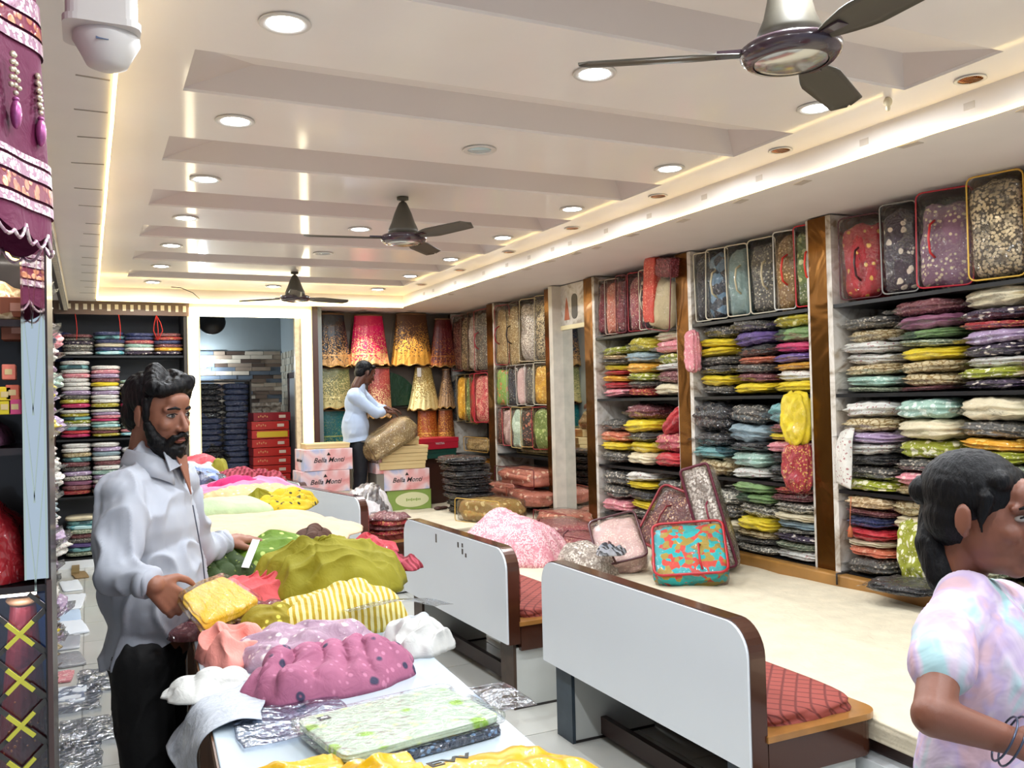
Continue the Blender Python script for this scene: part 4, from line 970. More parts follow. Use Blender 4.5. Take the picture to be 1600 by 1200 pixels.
def skirt(label, x, zt, zb_, wt, wb, mat, y=10.40, seed=0, pl=9, depth=.26, hang=None, rot=0):
    H = zt-zb_; t = thing('skirt', label, 'skirt', (x, y, zb_), rot)
    def fn(u, v):
        a = 2*pi*v; wd = (wb+(wt-wb)*u**.85)/2; ple = 1+(.022*(1-u*.7))*sin(pl*2*a*.5*2+seed+nz((a, u*2, seed))*1.5)
        return (wd*cos(a)*ple, (depth/2*(1-.55*u))*sin(a)*ple, H*u+(.012*sin(a*pl+seed) if u < .02 else 0))
    mb = MB(); mb.grid(fn, 22, 96, False, True); mb.build('skirt_body', mat, t, True)
    h = MB(); h.tube([Vector(fn(0, k/96))*1.0+Vector((0, 0, 0)) for k in range(96)], .008, 5, True); h.build('hem_border', plain('gold_braid', 'a8844c', .35, metal=.6, var=.3, vs=80), t, True)
    h = MB(); h.tube([Vector(fn(1, k/48)) for k in range(48)], .010, 5, True); h.build('waistband', plain('waistband', '7a5a3c', .5, var=.2), t, True)
    if hang: MB().tube([(0, 0, H), (0, 0, hang)], .004, 5).build('hanger_cord', M_dark, t)
    return t
SK = dict(
 navy=skirtmat('sk_navy', '2a1c22', 'b08858', '1a2434', .75), pink=skirtmat('sk_pink', 'd80c58', 'f4c088', None, .72), gold=skirtmat('sk_gold', '5c3a24', 'd8a048', None, .95),
 wine=skirtmat('sk_wine', '5a1418', 'a06030', None, .6), sage=skirtmat('sk_sage', '76784c', 'bcb07c', None, .8), teal=skirtmat('sk_teal', '0c6468', '8a9a60', None, .45),
 rosegold=skirtmat('sk_rose', 'a04440', 'd8b088', None, .9), straw=skirtmat('sk_straw', 'a88c4c', 'ecdca0', None, .95), olive=skirtmat('sk_olive', '4a4a24', '8a7c48', None, .7),
 brown=skirtmat('sk_brown', '5a4030', '9a7c5c', None, .9), orange=skirtmat('sk_orange', 'b04c18', 'd89a48', None, .6), rust=skirtmat('sk_rust', '8a4018', 'c88a40', None, .7), magenta=skirtmat('sk_maroon', '6c0c38', 'c08098', None, .75))
skirt('dark navy and gold lehenga skirt, top left of the back alcove', 2.60, 2.66, 2.04, .34, .52, SK['navy'], seed=1)
skirt('bright pink lehenga skirt with gold hem, lit from above', 3.075, 2.655, 2.055, .34, .50, SK['pink'], seed=2)
skirt('bronze gold lehenga skirt, top row right of the pink one', 3.62, 2.68, 2.05, .38, .54, SK['gold'], seed=3)
skirt('dark red lehenga skirt at the right end of the top row', 4.02, 2.62, 2.03, .2, .40, SK['wine'], seed=4, y=10.36, depth=.2)
skirt('sage green sequinned skirt, middle row left end', 2.60, 2.02, 1.545, .44, .50, SK['sage'], seed=5)
skirt('teal lehenga skirt in the bottom row', 2.60, 1.52, 1.09, .36, .40, SK['teal'], seed=6)
skirt('rose gold skirt behind the man at the back', 3.19, 2.02, 1.42, .26, .30, SK['rosegold'], seed=7)
skirt('straw coloured sequinned skirt with white tag', 3.76, 2.03, 1.50, .20, .42, SK['straw'], seed=8)
skirt('brown sequinned skirt in the right corner, middle row', 4.04, 1.99, 1.52, .08, .26, SK['brown'], seed=9, y=10.34, depth=.2)
skirt('orange skirt, bottom row right', 3.80, 1.49, 1.08, .24, .27, SK['orange'], seed=10)
skirt('rust gold skirt in the bottom right corner of the alcove', 4.02, 1.49, 1.08, .18, .24, SK['rust'], seed=11, y=10.34, depth=.2)
# dark green fan-shaped skirt spread flat
o = MB().prism([(0, 0)]+[(.42*cos(a), .42*sin(a)) for a in [R(2+80*k/12) for k in range(13)]], .02, Matrix.Translation((3.30, 10.50, 1.55)) @ TXR)
o = o.build('spread_skirt', skirtmat('sk_green', '0c3a22', '3a6a40', None, .2), None); tag(o, 'dark green skirt spread like a fan on the alcove wall', 'skirt')
bx = MB().box(2.36, 4.12, 10.46, 10.56, 2.03, 2.045).build('alcove_shelf', M_shelf, wb)
MB().box(2.36, 4.12, 10.46, 10.56, 1.53, 1.545).build('alcove_shelf', M_shelf, wb)
# etched frond relief of the alcove wall
for k, (x0, s_) in enumerate(((2.86, 1), (3.38, 1), (3.36, -1))):
    for j in range(6):
        a = R(90-s_*(8+j*11)); pts = [(x0+cos(a)*r*1.0, 10.558-.0, 2.2+sin(a)*r) for r in (0, .15, .3, .42)]
        MB().tube(pts, .006, 4).build('frond', plain('frond_relief', '8a7c6a', .5), wb)
for x, z, lb in ((2.79, 1.50, 'white swing tag hanging under the sage green skirt'), (3.68, 2.02, 'white swing tag on the straw coloured skirt')):
    tag(MB().cbox((x, 10.268 if z < 1.9 else 10.325, z-.0 if z < 1.9 else 1.96), (.05, .006, .11)).build('price_tag', plain('tag_white', 'e8e4dc', .6), None), lb, 'tag')
# black wrapped suits piled on the far platform
for k in range(8):
    p = packet((3.50+RND.uniform(-.03, .03)-.012*k, 8.35+RND.uniform(-.03, .03), .50+k*.072), (.52, .42, .082), 'k', f'black plastic-wrapped garment, {ORD[7-k]} from top of the pile on the far platform', RND.uniform(-.1, .1)+R(90), None, False, None, 0, k)
for k, (cd, nm) in enumerate((('g', 'grey'), ('y', 'yellow'), ('b', 'navy'), ('g', 'speckled'), ('d', 'mustard'))):
    packet((4.42, 9.6+.12*(k % 2), .54+k*.085), (.4, .5, .09), cd, f'{nm} wrapped garment, {ORD[4-k]} from top, low pile in far corner cabinet', .1*k, None, False, None, 0, k)
gbag('brown grey garment bag with brown straps on the far platform', (3.62, 7.93, .462), (.48, .36, .17), F['silver'], '5a3020', seed=7, rot=(0, 0, .9), handle='4a2418')
sh = MB(); ellip(sh, (0, 0, .02), (.05, .03, .02)); ellip(sh, (.07, .03, .018), (.05, .028, .018)); sh = sh.build('sandal', plain('sandal_brown', '4a2c24', .5), None, True); p = at(685, 797, z=.462); sh.location = p
tag(sh, 'small dark brown strap bundle on the edge of the far mattress', 'strap')
# ================================================================ LEFT ALCOVE
t = thing('alcove_shelving', 'dark grey built-in shelving in the left back alcove', 'shelving', (0, 10.2, 0))
for z in (.10, .72, 1.30, 2.15): MB().box(-.29, .925, -.18, .29, z-.02, z).build('shelf', M_shelf, t)
MB().box(-.29, .925, .275, .29, .0, 2.56).build('back_panel', M_grey, t)
MB().box(-.29, .925, -.18, .27, 0.0, .08).build('base', M_white, t)
YA = 10.17
def packet_named(nm, *a, **k):
    t = packet(*a, **k); t.name = nm; return t
def astack(x, z0, z1, codes, where, w_=.29):
    n = len(codes); h = (z1-z0)/n
    for k, c in enumerate(codes):
        if c == '-': continue
        lab = f'{PAL[c][0]} wrapped garment, {ORD[n-1-k]} from top, {where}'
        packet_named('saree_packet', (x+RND.uniform(-.012, .012), YA+RND.uniform(-.01, .01), z0+h*(k+.5)), (.30, w_, h*1.12), c, lab, R(90)+RND.uniform(-.05, .05), None, False, PKF[k % 4], 0, k)
for i, (x, codes, top) in enumerate(((-.09, 'WgGfgM', 2.37), (.22, 'abwbTb', 2.40), (.50, 'fWtPbb', 2.39), (.78, 'fdMbRM', 2.39))):
    astack(x, 2.16, top, codes, f'{ORD[i]} stack on the top alcove shelf')
astack(-.10, 1.82, 2.12, 'uFgWWWWTW', 'left alcove stack below the top shelf') if False else None
astack(-.11, 1.32, 1.60, 'WoTFWTruWR'[0:8][::-1], 'lower part of left alcove stack', .27)
astack(-.11, 1.62, 2.10, 'uoglWWWpWTW', 'tall left alcove stack', .27)
astack(.17, 1.32, 1.60, 'oMcatuplWWc'[0:9], 'lower part of second alcove stack', .27)
astack(.17, 1.62, 2.05, 'oWWlWyMlpW', 'tall second alcove stack', .27)
astack(.45, 1.32, 1.56, 'aptWWhW', 'lower part of third alcove stack', .27)
astack(.45, 1.62, 1.90, 'ubRoMWt', 'tall third alcove stack', .27)
astack(.74, 1.32, 1.62, 'TkatgkW', 'right alcove stack behind the man', .27)
astack(-.11, .74, 1.26, 'RMmGlgMTcWW'[::1], 'left stack on the middle alcove shelf', .27)
astack(.17, .74, 1.26, 'gmWltWMWhlW', 'second stack on the middle alcove shelf', .27)
astack(.45, .74, 1.20, 'kThWlmgW', 'third stack on the middle alcove shelf', .27)
astack(.74, .74, 1.20, 'TbkTagkT', 'right stack on the middle alcove shelf', .27)
astack(-.06, .115, .52, 'qTvgMqaTw', 'left stack on the bottom alcove shelf', .30)
astack(.26, .115, .45, 'qTlbgTw', 'second stack on the bottom alcove shelf', .30)
packet((-.235, YA-.02, 2.29), (.30, .25, .10), 'b', 'navy blue folder standing upright at the left of the top alcove shelf', 0, None, False, PKF[0]).rotation_euler = (0, R(84), R(90))
for x, y, n in ((-.10, 9.93, 1), (.30, 9.93, 1), (.66, 9.93, 3)):
    mb = MB()
    for k in range(n):
        s_ = (k-1)*.03 if n > 1 else 0
        mb.tube([(0, 0, 0), (.01+s_, -.01, -.08), (.015+s_*1.5, -.005, -.16), (.01, 0, -.26)], .004, 5)
    o = mb.build('cord', plain('red_cord', 'c8281c', .6), None, True); o.location = (x, y, 2.565); tag(o, {-.10: 'red cord hanging at the left end of the alcove band', .30: 'red cord hanging at the middle of the alcove band', .66: 'looped bundle of red cords hanging at the right of the alcove'}[x], 'cord')
# ================================================================ BACK ROOM CONTENTS
t = thing('garment_rack', 'tall dark rack seen through the back doorway', 'rack', (1.50, 11.55, 0))
MB().box(-.34, .33, -.20, .20, 0, .04).build('base', M_dark, t); MB().box(-.35, -.33, -.20, .20, 0, 1.92).build('side_panel', M_dark, t); MB().box(.32, .34, -.20, .20, 0, 1.92).build('side_panel', M_dark, t); MB().box(-.35, .34, -.20, .20, 1.90, 1.92).build('top_panel', M_dark, t)
rackm = MB()
for c_, x in ((0, 1.335), (1, 1.66)):
    for k in range(26):
        me = PKF[k % 4]; a_ = RND.uniform(-.06, .06)
        rackm.add([((v.co.y*.31/.38)+x-1.50+a_*v.co.x, v.co.x*.30/.34-.05, v.co.z+.095+k*.070) for v in me.vertices], [tuple(p.vertices) for p in me.polygons])
o = rackm.build('folded_garments', fab('p_darkmix', '10141f', '2c3a5c', 'patch', 9, 1), t, True); o['kind'] = 'stuff'
M_rbox = plain('box_red', 'b8241c', .4, var=.06); M_yel = plain('box_yellow', 'd8b428', .5)
for k in range(14):
    t = thing('red_box', f'flat red printed box, {ORD[13-k]} from the top of the pile in the back room', 'box', (1.985+RND.uniform(-.01, .01), 11.05, .035+k*.106), RND.uniform(-.03, .03))
    MB().cbox((0, 0, .05), (.44, .34, .098)).build('box_body', M_rbox if k != 13 else plain('box_darkred', '8a1420', .4), t, bevel=.003)
    MB().cbox((.12, -.1715, .05), (.08, .002, .035)).build('paper_label', plain('label_paper', 'd8c4b4', .6, var=.1), t)
    for j in range(5): MB().cbox((-.16+j*.025, -.1715, .05+.01*(j % 2)), (.014, .002, .02)).build('print_mark', plain('print_gold', 'c88a5a', .5), t)
    if k in (5, 11): MB().cbox((.02, -.1735, .05), (.36, .003, .07)).build('yellow_band', M_yel, t)
MB().cbox((0, 0, 0), (.4, .3, .03)).build('pallet', M_dark, None); o = bpy.data.objects['pallet']; o.location = (1.985, 11.05, .016); tag(o, 'low dark board under the pile of red boxes', 'board')
bl = MB(); bl.lathe([(.0005, -.05), (.03, -.045), (.045, -.02), (.045, .0), (.03, .03), (.015, .05)], 20)
o = bl.build('light_bulb', emit('bulb', 'e8f6ff', 40), None, True); o.location = (1.33, 11.85, 2.14); tag(o, 'glowing white bulb on the stone wall of the back room', 'light bulb')
l = bpy.data.lights.new('lamp', 'POINT'); l.energy = 14; l.color = (.85, .95, 1); l.shadow_soft_size = .05; lo = bpy.data.objects.new('lamp', l); COL.objects.link(lo); lo.parent = o; lo.location = (0, -.12, 0)
o = MB().lathe([(.0005, 0), (.16, 0), (.165, .02), (.15, .04), (.0005, .04)], 32, Matrix.Translation((1.36, 11.2, 2.62)) @ Euler((R(75), 0, 0)).to_matrix().to_4x4()).build('wall_fan', plain('fan_black', '1c1c20', .3), None, True); tag(o, 'round black fan high in the back room', 'fan')
MB().tube([(1.36, 11.2, 2.62), (1.36, 11.9, 2.66)], .015, 6).build('mount', M_dark, o)
# ================================================================ THINGS ON THE NEAR PLATFORM
# pink net dress heap
o = heap('pink_dress', 'large heaped pale pink sequinned net dress on the near platform', 'dress', (2.83, 5.95, .43), (.70, .98, .42), R(20), fab('pink_net', 'd88a98', 'f6cdd0', 'speck', 40, 0, .6, amt=.9), 4, fold=.10, k=2.0, res=(34, 110), pw=.8, nf=7)
p = at(1082, 915, z=.44)
gbag('colourful patchwork garment bag with red piping, nearest on the platform', (p.x, p.y, .452), (.46, .15, .44), F['patchwork'], 'b01020', seed=3, rot=(R(-7), R(52), R(48)), handle='c01828', strap_side=-1, pr=.009, inner=(.98, .98), hz=.3)
p = at(978, 895, z=.44)
gbag('clear garment bag with pink and black cloth and maroon piping', (p.x, p.y, .455), (.34, .16, .44), F['pale_pink'], '4a1420', seed=5, rot=(R(-22), R(52), R(44)), handle='4a1a18', inner=(.95, .95), pr=.008, hz=.2)
p = at(955, 850, z=.66); heap('black_scarf', 'black and white striped cloth lying on the clear pink bag', 'scarf', (p.x, p.y, .60), (.22, .18, .05), R(40), F['blackwhite'], 3, fold=.3)
p = at(1135, 893, z=.44)
gbag('tall silver garment bag with maroon piping leaning on the second cabinet', (p.x+.04, p.y+.04, .44), (.20, .22, .70), F['silver'], '5a1028', seed=6, rot=(R(-17), R(6), R(38)), handle='7a1430', inner=(.97, .97), pr=.010, hz=.5)
p = Vector((3.68, 5.22, 0))
gbag('red and brown zipped garment bag propped behind the patchwork bag', (p.x, p.y, .455), (.50, .24, .46), F['brown_red'], '8a1420', seed=2, rot=(R(16), R(28), R(22)), handle='7a1420', pr=.010, inner=(.97, .97))
heap('brown_bag', 'round brown speckled bag beside the pink dress', 'bag', (2.98, 5.15, .43), (.34, .40, .26), .4, F['silver'], 6, fold=.08, k=2.4)
gbag('flat maroon edged garment bag between the pink dress and the mirror', (3.45, 5.95, .44), (.56, .36, .10), F['rose'], '6a1420', seed=7, rot=(0, 0, .2), handle='5a1018')
# things on the third bench
heap('clear_bag', 'crumpled clear plastic garment bag lying over the third bench back', 'bag', (2.27, 7.85, .505), (.38, .80, .42), .1, fab('clear_crumple', '8a8484', 'd4d0d0', 'patch', 18, 1, .3, c3='4a4444'), 5, fold=.25, k=2.2)
for k in range(4):
    heap('folded_garment', f'maroon folded garment, {ORD[3-k]} from top beside the third bench cushion', 'garment', (2.27, 7.25-.01*k, .505+k*.04), (.30, .34, .05), .3+k*.1, PAL['M' if k % 2 else 'R'][1], k, fold=.2, k=4, res=(10, 36))
# dark wrapped items under the bag corner
packet((4.0, 3.45, .535), (.30, .36, .06), 'k', 'crumpled black plastic packet lying on the rail at the foot of the nearest cabinet', .3, None, True, None, 0, 3)
# ================================================================ COUNTERS WITH THE HEAPS OF CLOTHES
M_ctop = plain('counter_top_white', 'b2bfc8', .2, var=.01, coat=.4)
M_cedge = plain('counter_edge', '7a5438', .35, var=.1)
M_cglass = plain('counter_side_dark', '1c1a20', .12, var=.05, coat=1)
ZT = .92
ANG = -math.atan(.055)
def tp(u, y, z=ZT): return Vector((.228+.055*(y-2)+u*.58, y, z))
def counter(label, y0, y1):
    p = tp(0, y0, 0); L = (y1-y0)/cos(ANG); t = thing('counter', label, 'counter', p, ANG)
    MB().box(0, .58, 0, L, ZT-.03, ZT).build('top', M_ctop, t, bevel=.003)
    MB().box(-.004, .584, -.004, L+.0, ZT-.034, ZT-.006).build('edge_band', M_cedge, t)
    MB().box(.03, .55, .02, L-.02, .06, ZT-.034).build('body', M_cglass, t)
    MB().box(.05, .53, .04, L-.04, 0, .06).build('plinth', M_dark, t)
    for y in (.01, L*.33, L*.66, L-.04): MB().box(.01, .035, y, y+.03, 0, ZT-.034).build('post', M_cedge if y > .1 else M_dark, t)
counter('near white-topped counter with the floral packet on it', 1.0, 3.60)
counter('far white-topped counter buried under heaps of garments', 3.62, 6.30)
def bed(y):
    T = ((2.8, 0), (2.95, .035), (3.4, .09), (4, .12), (5, .15), (6.2, .20))
    if y <= 2.8: return 0
    for (a, p), (b, q) in zip(T, T[1:]):
        if y <= b: return p+(q-p)*(y-a)/(b-a)
    return .20
def hp(name, label, cat, px, py, y, size, mat, seed, rot=0, base=ZT, **kw):
    p = at(px, py, y=y); b = bed(y); h = max(size[2]-b, .045)
    if size[2] < .06: b, h = 0, size[2]
    return heap(name, label, cat, (p.x, y, base+b), (size[0], size[1], h), rot+ANG, mat, seed, **kw)
m_olive = fab('h_olive', '8c8410', '5c5410', 'plain', 30); m_pinkf = fab('h_pinkfloral', 'a05a78', '34304c', 'floral', 20, amt=-.05, c3='b87490')
m_stripe = fab('h_stripe', 'b89a1c', 'e8dc98', 'stripe', 60); m_green = fab('h_green', '5c7c10', 'b8cc70', 'floral', 12, amt=-.3); m_greend = fab('h_greendark', '2c4010', '90a048', 'speck', 20, amt=.2)
m_coral = fab('h_coral', 'd05458', 'e88888', 'plain', 30); m_peachp = fab('h_peachpink', 'f0988c', 'f4b4ac', 'plain', 30); m_cream = fab('h_cream', 'd8b898', 'f8e8d8', 'plain', 30)
m_mint = fab('h_mint', 'b8cca0', 'ecf4dc', 'plain', 30); m_white = fab('h_white', 'c8c8c4', 'ffffff', 'plain', 30); m_mag = fab('h_magenta', 'd01468', 'f04890', 'plain', 30)
m_pink = fab('h_pink', 'ec8cb0', 'f4b4cc', 'plain', 30); m_yel = fab('h_yellow', 'e8b80c', 'f8dc50', 'plain', 30, .6); m_yelb = fab('h_yellowblack', 'd0b010', '2c2810', 'floral', 12, amt=-.25)
m_blue = fab('h_blue', '1c3460', '6c88c0', 'patch', 14, 1, .4, c3='0c1630'); m_wine = fab('h_wine', '7c1424', 'a84050', 'stripe', 40); m_redc = fab('h_red', 'c84450', 'e07880', 'plain', 30, .3)
m_brownc = fab('h_brown', '4c2c1c', '6c4830', 'plain', 30); m_mauve = fab('h_mauve', 'a8889c', 'dccccc', 'floral', 16, .5, amt=-.1)
m_creamfl = fab('h_creamfloral', 'd0bc88', 'e8a868', 'floral', 14, amt=-.2, c3='e4e0b8')
film2 = clear('sheet_film', 'f4f8ff', .10, 1.0, 18, .12)
# --- near end: yellow carrier bags, floral packet
m_bagy = plain('carrier_yellow', 'd8a804', .3, coat=.7, var=.05, bs=.5, bd=.02, bscale=12)
for k, (px, w_, d_, nm, rz) in enumerate(((450, .24, .26, 'left', .1), (605, .15, .24, 'middle', -.1), (762, .42, .30, 'right', .10))):
    p = at(px, 1262 if k != 2 else 1258, z=ZT); t = thing('carrier_bag', f'bright yellow plastic carrier bag, {nm} of the three at the bottom edge', 'bag', (p.x, p.y, ZT), rz, None)
    heap('bag_body', None, None, (0, 0, 0), (w_, d_, .05+.02*(k == 1)), 0, m_bagy, 3+k, fold=.16, k=5, parent=t, res=(20, 60), pw=.35)
    if k == 2: textmesh('lettering', 'EW', .055, M_ink, t, Matrix.Translation((-.045, .050, .068)) @ Euler((R(-12), 0, 0)).to_matrix().to_4x4(), .15, .001)
t = thing('floral_packet', 'white packet printed with lime green flowers on the near counter', 'packet', (*(lambda p: (p.x, p.y))(at(622, 1125, z=ZT+.03)), ZT), .16)
m_fl = fab('lime_flower_print', 'b4c8b0', '86b828', 'floral', 13, .8, amt=.05, c3='c8e0a0')
mb = softbox(14, 16, .006, 2, 4); mb.v = [(x*.345, y*.245, (z+.5)*.017+.020) for x, y, z in mb.v]; f = mb.build('folded_cloth', m_fl, t, True)
mb = softbox(14, 16, .006, 2, 4); mb.v = [(x*.375, y*.265, (z+.5)*.021+.019) for x, y, z in mb.v]; mb.build('clear_cover', CLEAR, t, True)
MB().cbox((-.125, .085, .0385), (.024, .018, .0015)).build('brand_label', plain('label_navy', '1c2430', .5), t)
textmesh('lettering', 'dEp', .010, plain('label_white', 'f0f0f0', .5), t, Matrix.Translation((-.125, .085, .0395)), 0)
t = thing('navy_packet', 'navy patterned packet lying under the white floral one', 'packet', (*(lambda p: (p.x+.012, p.y-.012))(at(622, 1125, z=ZT+.03)), ZT), .13)
mb = softbox(9, 12, .012, 2, 7); mb.v = [(x*.335, y*.245, (z+.5)*.018) for x, y, z in mb.v]; mb.build('folded_cloth', fab('navy_print', '14243c', '5c7ca0', 'speck', 30, 1), t, True)
c0 = at(450, 1130, z=ZT)
o = sheet('plastic_film', [[(c0.x-.11+i*.08, c0.y-.12+j*.075, ZT+.006+.012*abs(nz((i*2.1, j*1.7, 3)))) for i in range(4)] for j in range(4)], film2, n=8, amp=.006, ns=14, thick=.001); tag(o, 'crumpled clear plastic film left of the floral packet', 'plastic film')
c0 = at(790, 1095, z=ZT)
o = sheet('plastic_film', [[(c0.x-.05+i*.045, c0.y-.08+j*.06, ZT+.008+.015*abs(nz((i*2.1, j*1.7, 8)))) for i in range(3)] for j in range(4)], film2, n=8, amp=.008, ns=14, thick=.001); tag(o, 'clear plastic sleeve ends right of the floral packet', 'plastic film')
# --- the bed of folded garments underneath
for k, (y, c, nm) in enumerate(((3.12, 'M', 'maroon'), (3.62, 'o', 'olive'), (4.15, 'w', 'cream'), (4.75, 'p', 'pink'), (5.35, 'l', 'lilac'), (5.95, 'W', 'white'))):
    p = tp(.5, y); heap('garment_bundle', f'low {nm} bundle of folded garments, {ORD[k]} from the front under the heap', 'garment', (p.x, y, ZT), (.70, .78, bed(y)+.012), ANG, PAL[c][1], k+2, fold=.12, k=7, pw=.3)
# --- heaps, front to back
hp('floral_shirt', 'dusty pink shirt with small navy flowers, crumpled on the near counter', 'shirt', 520, 1060, 2.18, (.44, .27, .095), m_pinkf, 2.2, .25, fold=.30, k=2.4, nf=4)
hp('mauve_packet', 'pale mauve floral garment in clear plastic behind the pink shirt', 'garment', 480, 1005, 2.42, (.38, .22, .10), m_mauve, 3.1, .12, fold=.16, k=3.4)
hp('peach_cloth', 'peach pink cloth folded at the left edge of the counter', 'cloth', 362, 990, 2.50, (.17, .22, .09), m_peachp, 4.4, .3, fold=.28, k=3)
hp('white_cloth', 'white cotton cloth bunched at the right edge of the counter', 'cloth', 650, 1000, 2.36, (.20, .24, .085), m_white, 5.2, .1, fold=.35, k=2.3)
hp('white_cotton', 'thin white garment lying on the left counter edge', 'cloth', 330, 1055, 2.25, (.20, .16, .035), m_white, 6.2, .1, fold=.4, k=2.6)
e = [tp(0, y) for y in (1.95, 2.08, 2.22)]
o = sheet('hanging_cloth', [[e[0]+Vector((.10, 0, .012)), e[1]+Vector((.12, 0, .014)), e[2]+Vector((.11, 0, .02))], [e[0]+Vector((-.008, 0, .006)), e[1]+Vector((-.008, 0, .008)), e[2]+Vector((-.008, 0, .010))],
     [e[0]+Vector((-.03, .03, -.07)), e[1]+Vector((-.055, .02, -.06)), e[2]+Vector((-.05, .02, -.06))], [e[0]+Vector((-.015, .06, -.17)), e[1]+Vector((-.06, -.0, -.12)), e[2]+Vector((-.085, -.01, -.10))]],
     fab('voile', 'b8bec8', 'ffffff', 'plain', 30, .4), n=10, amp=.012, ns=11, thick=.0015)
tag(o, 'thin white cloth hanging over the left edge of the near counter', 'cloth')
hp('striped_cloth', 'mustard and cream striped cloth folded on the counter', 'cloth', 528, 955, 2.72, (.40, .30, .15), m_stripe, 7.3, -.05, fold=.14, k=4, nf=3)
hp('olive_print_cloth', 'olive yellow printed cloth left of the striped one', 'cloth', 420, 962, 2.70, (.17, .16, .10), fab('h_oliveprint', '8c7c08', 'dccc50', 'floral', 16, amt=-.15), 1.3, 0, fold=.2, k=3)
hp('olive_garment', 'large olive yellow garment heaped in deep folds', 'garment', 520, 915, 3.02, (.52, .42, .24), m_olive, 8.1, -.2, fold=.38, k=2.2, nf=5)
hp('coral_garment', 'coral red garment bunched under the green dotted one', 'garment', 385, 915, 3.0, (.26, .24, .15), m_coral, 2.6, 0, fold=.25, k=2.6)
hp('mauve_print_garment', 'mauve printed garment under clear film near the yellow packet', 'garment', 322, 925, 2.92, (.14, .2, .13), m_pinkf, 1.6, 0, fold=.3, k=2.6)
hp('green_garment', 'bright green garment with white dots beneath the far hand', 'garment', 430, 880, 3.38, (.42, .30, .22), m_green, 9.4, -.1, fold=.14, k=2.6, nf=3)
hp('dark_green_garment', 'dark green dotted garment at the left under the bright green one', 'garment', 345, 885, 3.30, (.22, .34, .17), m_greend, 3.4, 0, fold=.3, k=2.4)
hp('brown_cloth', 'small dark brown cloth at the right of the green garment', 'cloth', 488, 862, 3.52, (.16, .18, .21), m_brownc, 4.9, 0, fold=.3, k=2.4)
t = MB().cbox((0, 0, 0), (.026, .13, .002)).build('paper_strip', plain('paper_white', 'eef0ee', .5), None); p = at(392, 872, y=3.2); t.location = (p.x, 3.2, 1.085); t.rotation_euler = (R(38), R(8), R(-25)); tag(t, 'white paper strip lying on the green dotted garment', 'paper strip')
hp('cream_garment', 'wide pale cream cloth spread over the middle of the counter', 'cloth', 400, 850, 4.0, (.72, .72, .235), m_cream, 5.7, -.1, fold=.05, k=3.2, nf=3, pw=.5)
hp('cream_cloth_edge', 'lower cream cloth layer showing at the right edge', 'cloth', 450, 850, 3.9, (.58, .70, .18), m_cream, 1.7, -.35, fold=.08, k=3.5, nf=3)
hp('mint_cloth', 'flat pale mint cloth with a tiny black label', 'cloth', 350, 815, 4.55, (.42, .34, .26), m_mint, 6.9, 0, fold=.02, k=7, pw=.3)
hp('yellow_garment', 'yellow and black printed garment behind the cream cloth', 'garment', 440, 815, 4.75, (.36, .50, .235), m_yelb, 7.7, -.4, fold=.2, k=2.6)
hp('yellow_scarf', 'plain olive yellow scarf beside the mint cloth', 'scarf', 405, 800, 4.72, (.16, .2, .25), m_olive, 2.9, 0, fold=.25, k=2.6)
hp('cream_floral_garment', 'cream floral garment rolled across the counter', 'garment', 385, 795, 5.1, (.60, .26, .25), m_creamfl, 8.8, 0, fold=.12, k=3)
hp('pink_garment', 'light pink garment behind the cream floral one', 'garment', 385, 790, 5.3, (.66, .30, .27), m_pink, 4.2, -.1, fold=.12, k=2.8)
hp('magenta_garment', 'magenta garment folded inside the light pink one', 'garment', 375, 780, 5.33, (.40, .26, .285), m_mag, 3.7, -.05, fold=.1, k=3)
hp('blue_packet', 'navy blue garment in shiny plastic on the far counter', 'packet', 318, 790, 5.62, (.28, .36, .34), m_blue, 5.5, 0, fold=.3, k=2.6, pw=.4)
hp('wine_garment', 'dark wine striped garment on the far counter', 'garment', 385, 790, 5.72, (.48, .40, .30), m_wine, 6.6, -.3, fold=.2, k=2.4)
hp('white_packet', 'white garment packet under the red one at the far end', 'packet', 305, 780, 5.95, (.32, .30, .37), m_white, 7.1, 0, fold=.12, k=3, pw=.35)
hp('yellow_cloth', 'small yellow cloth poking out at the far end of the counter', 'cloth', 338, 780, 6.0, (.16, .24, .37), m_olive, 1.9, 0, fold=.2, k=3, pw=.35)
hp('red_packet', 'coral red garment packet topmost at the far end of the counter', 'packet', 312, 780, 6.1, (.34, .34, .41), m_redc, 8.3, -.1, fold=.05, k=3, pw=.35)
for k, (px, y, c, nm) in enumerate(((455, 3.45, m_redc, 'coral'), (600, 3.2, m_wine, 'wine red'))):
    hp('loose_garment', f'{nm} garment edge peeping out at the right side of the heap', 'garment', px+ (130 if k == 0 else 20), 905, y, (.12, .24, .10), c, 3+k, .5, fold=.3, k=2.5)
# clear film over the white cotton at the right
c0 = at(630, 975, y=2.5)
o = sheet('plastic_film', [[(c0.x-.16+i*.09, 2.42+j*.09-.02*i, ZT+.105+.03*i*(3-i)/3-.02*j) for i in range(4)] for j in range(3)], film2, n=8, amp=.010, ns=10, thick=.001); tag(o, 'clear plastic sleeve standing up behind the white cotton cloth', 'plastic film')

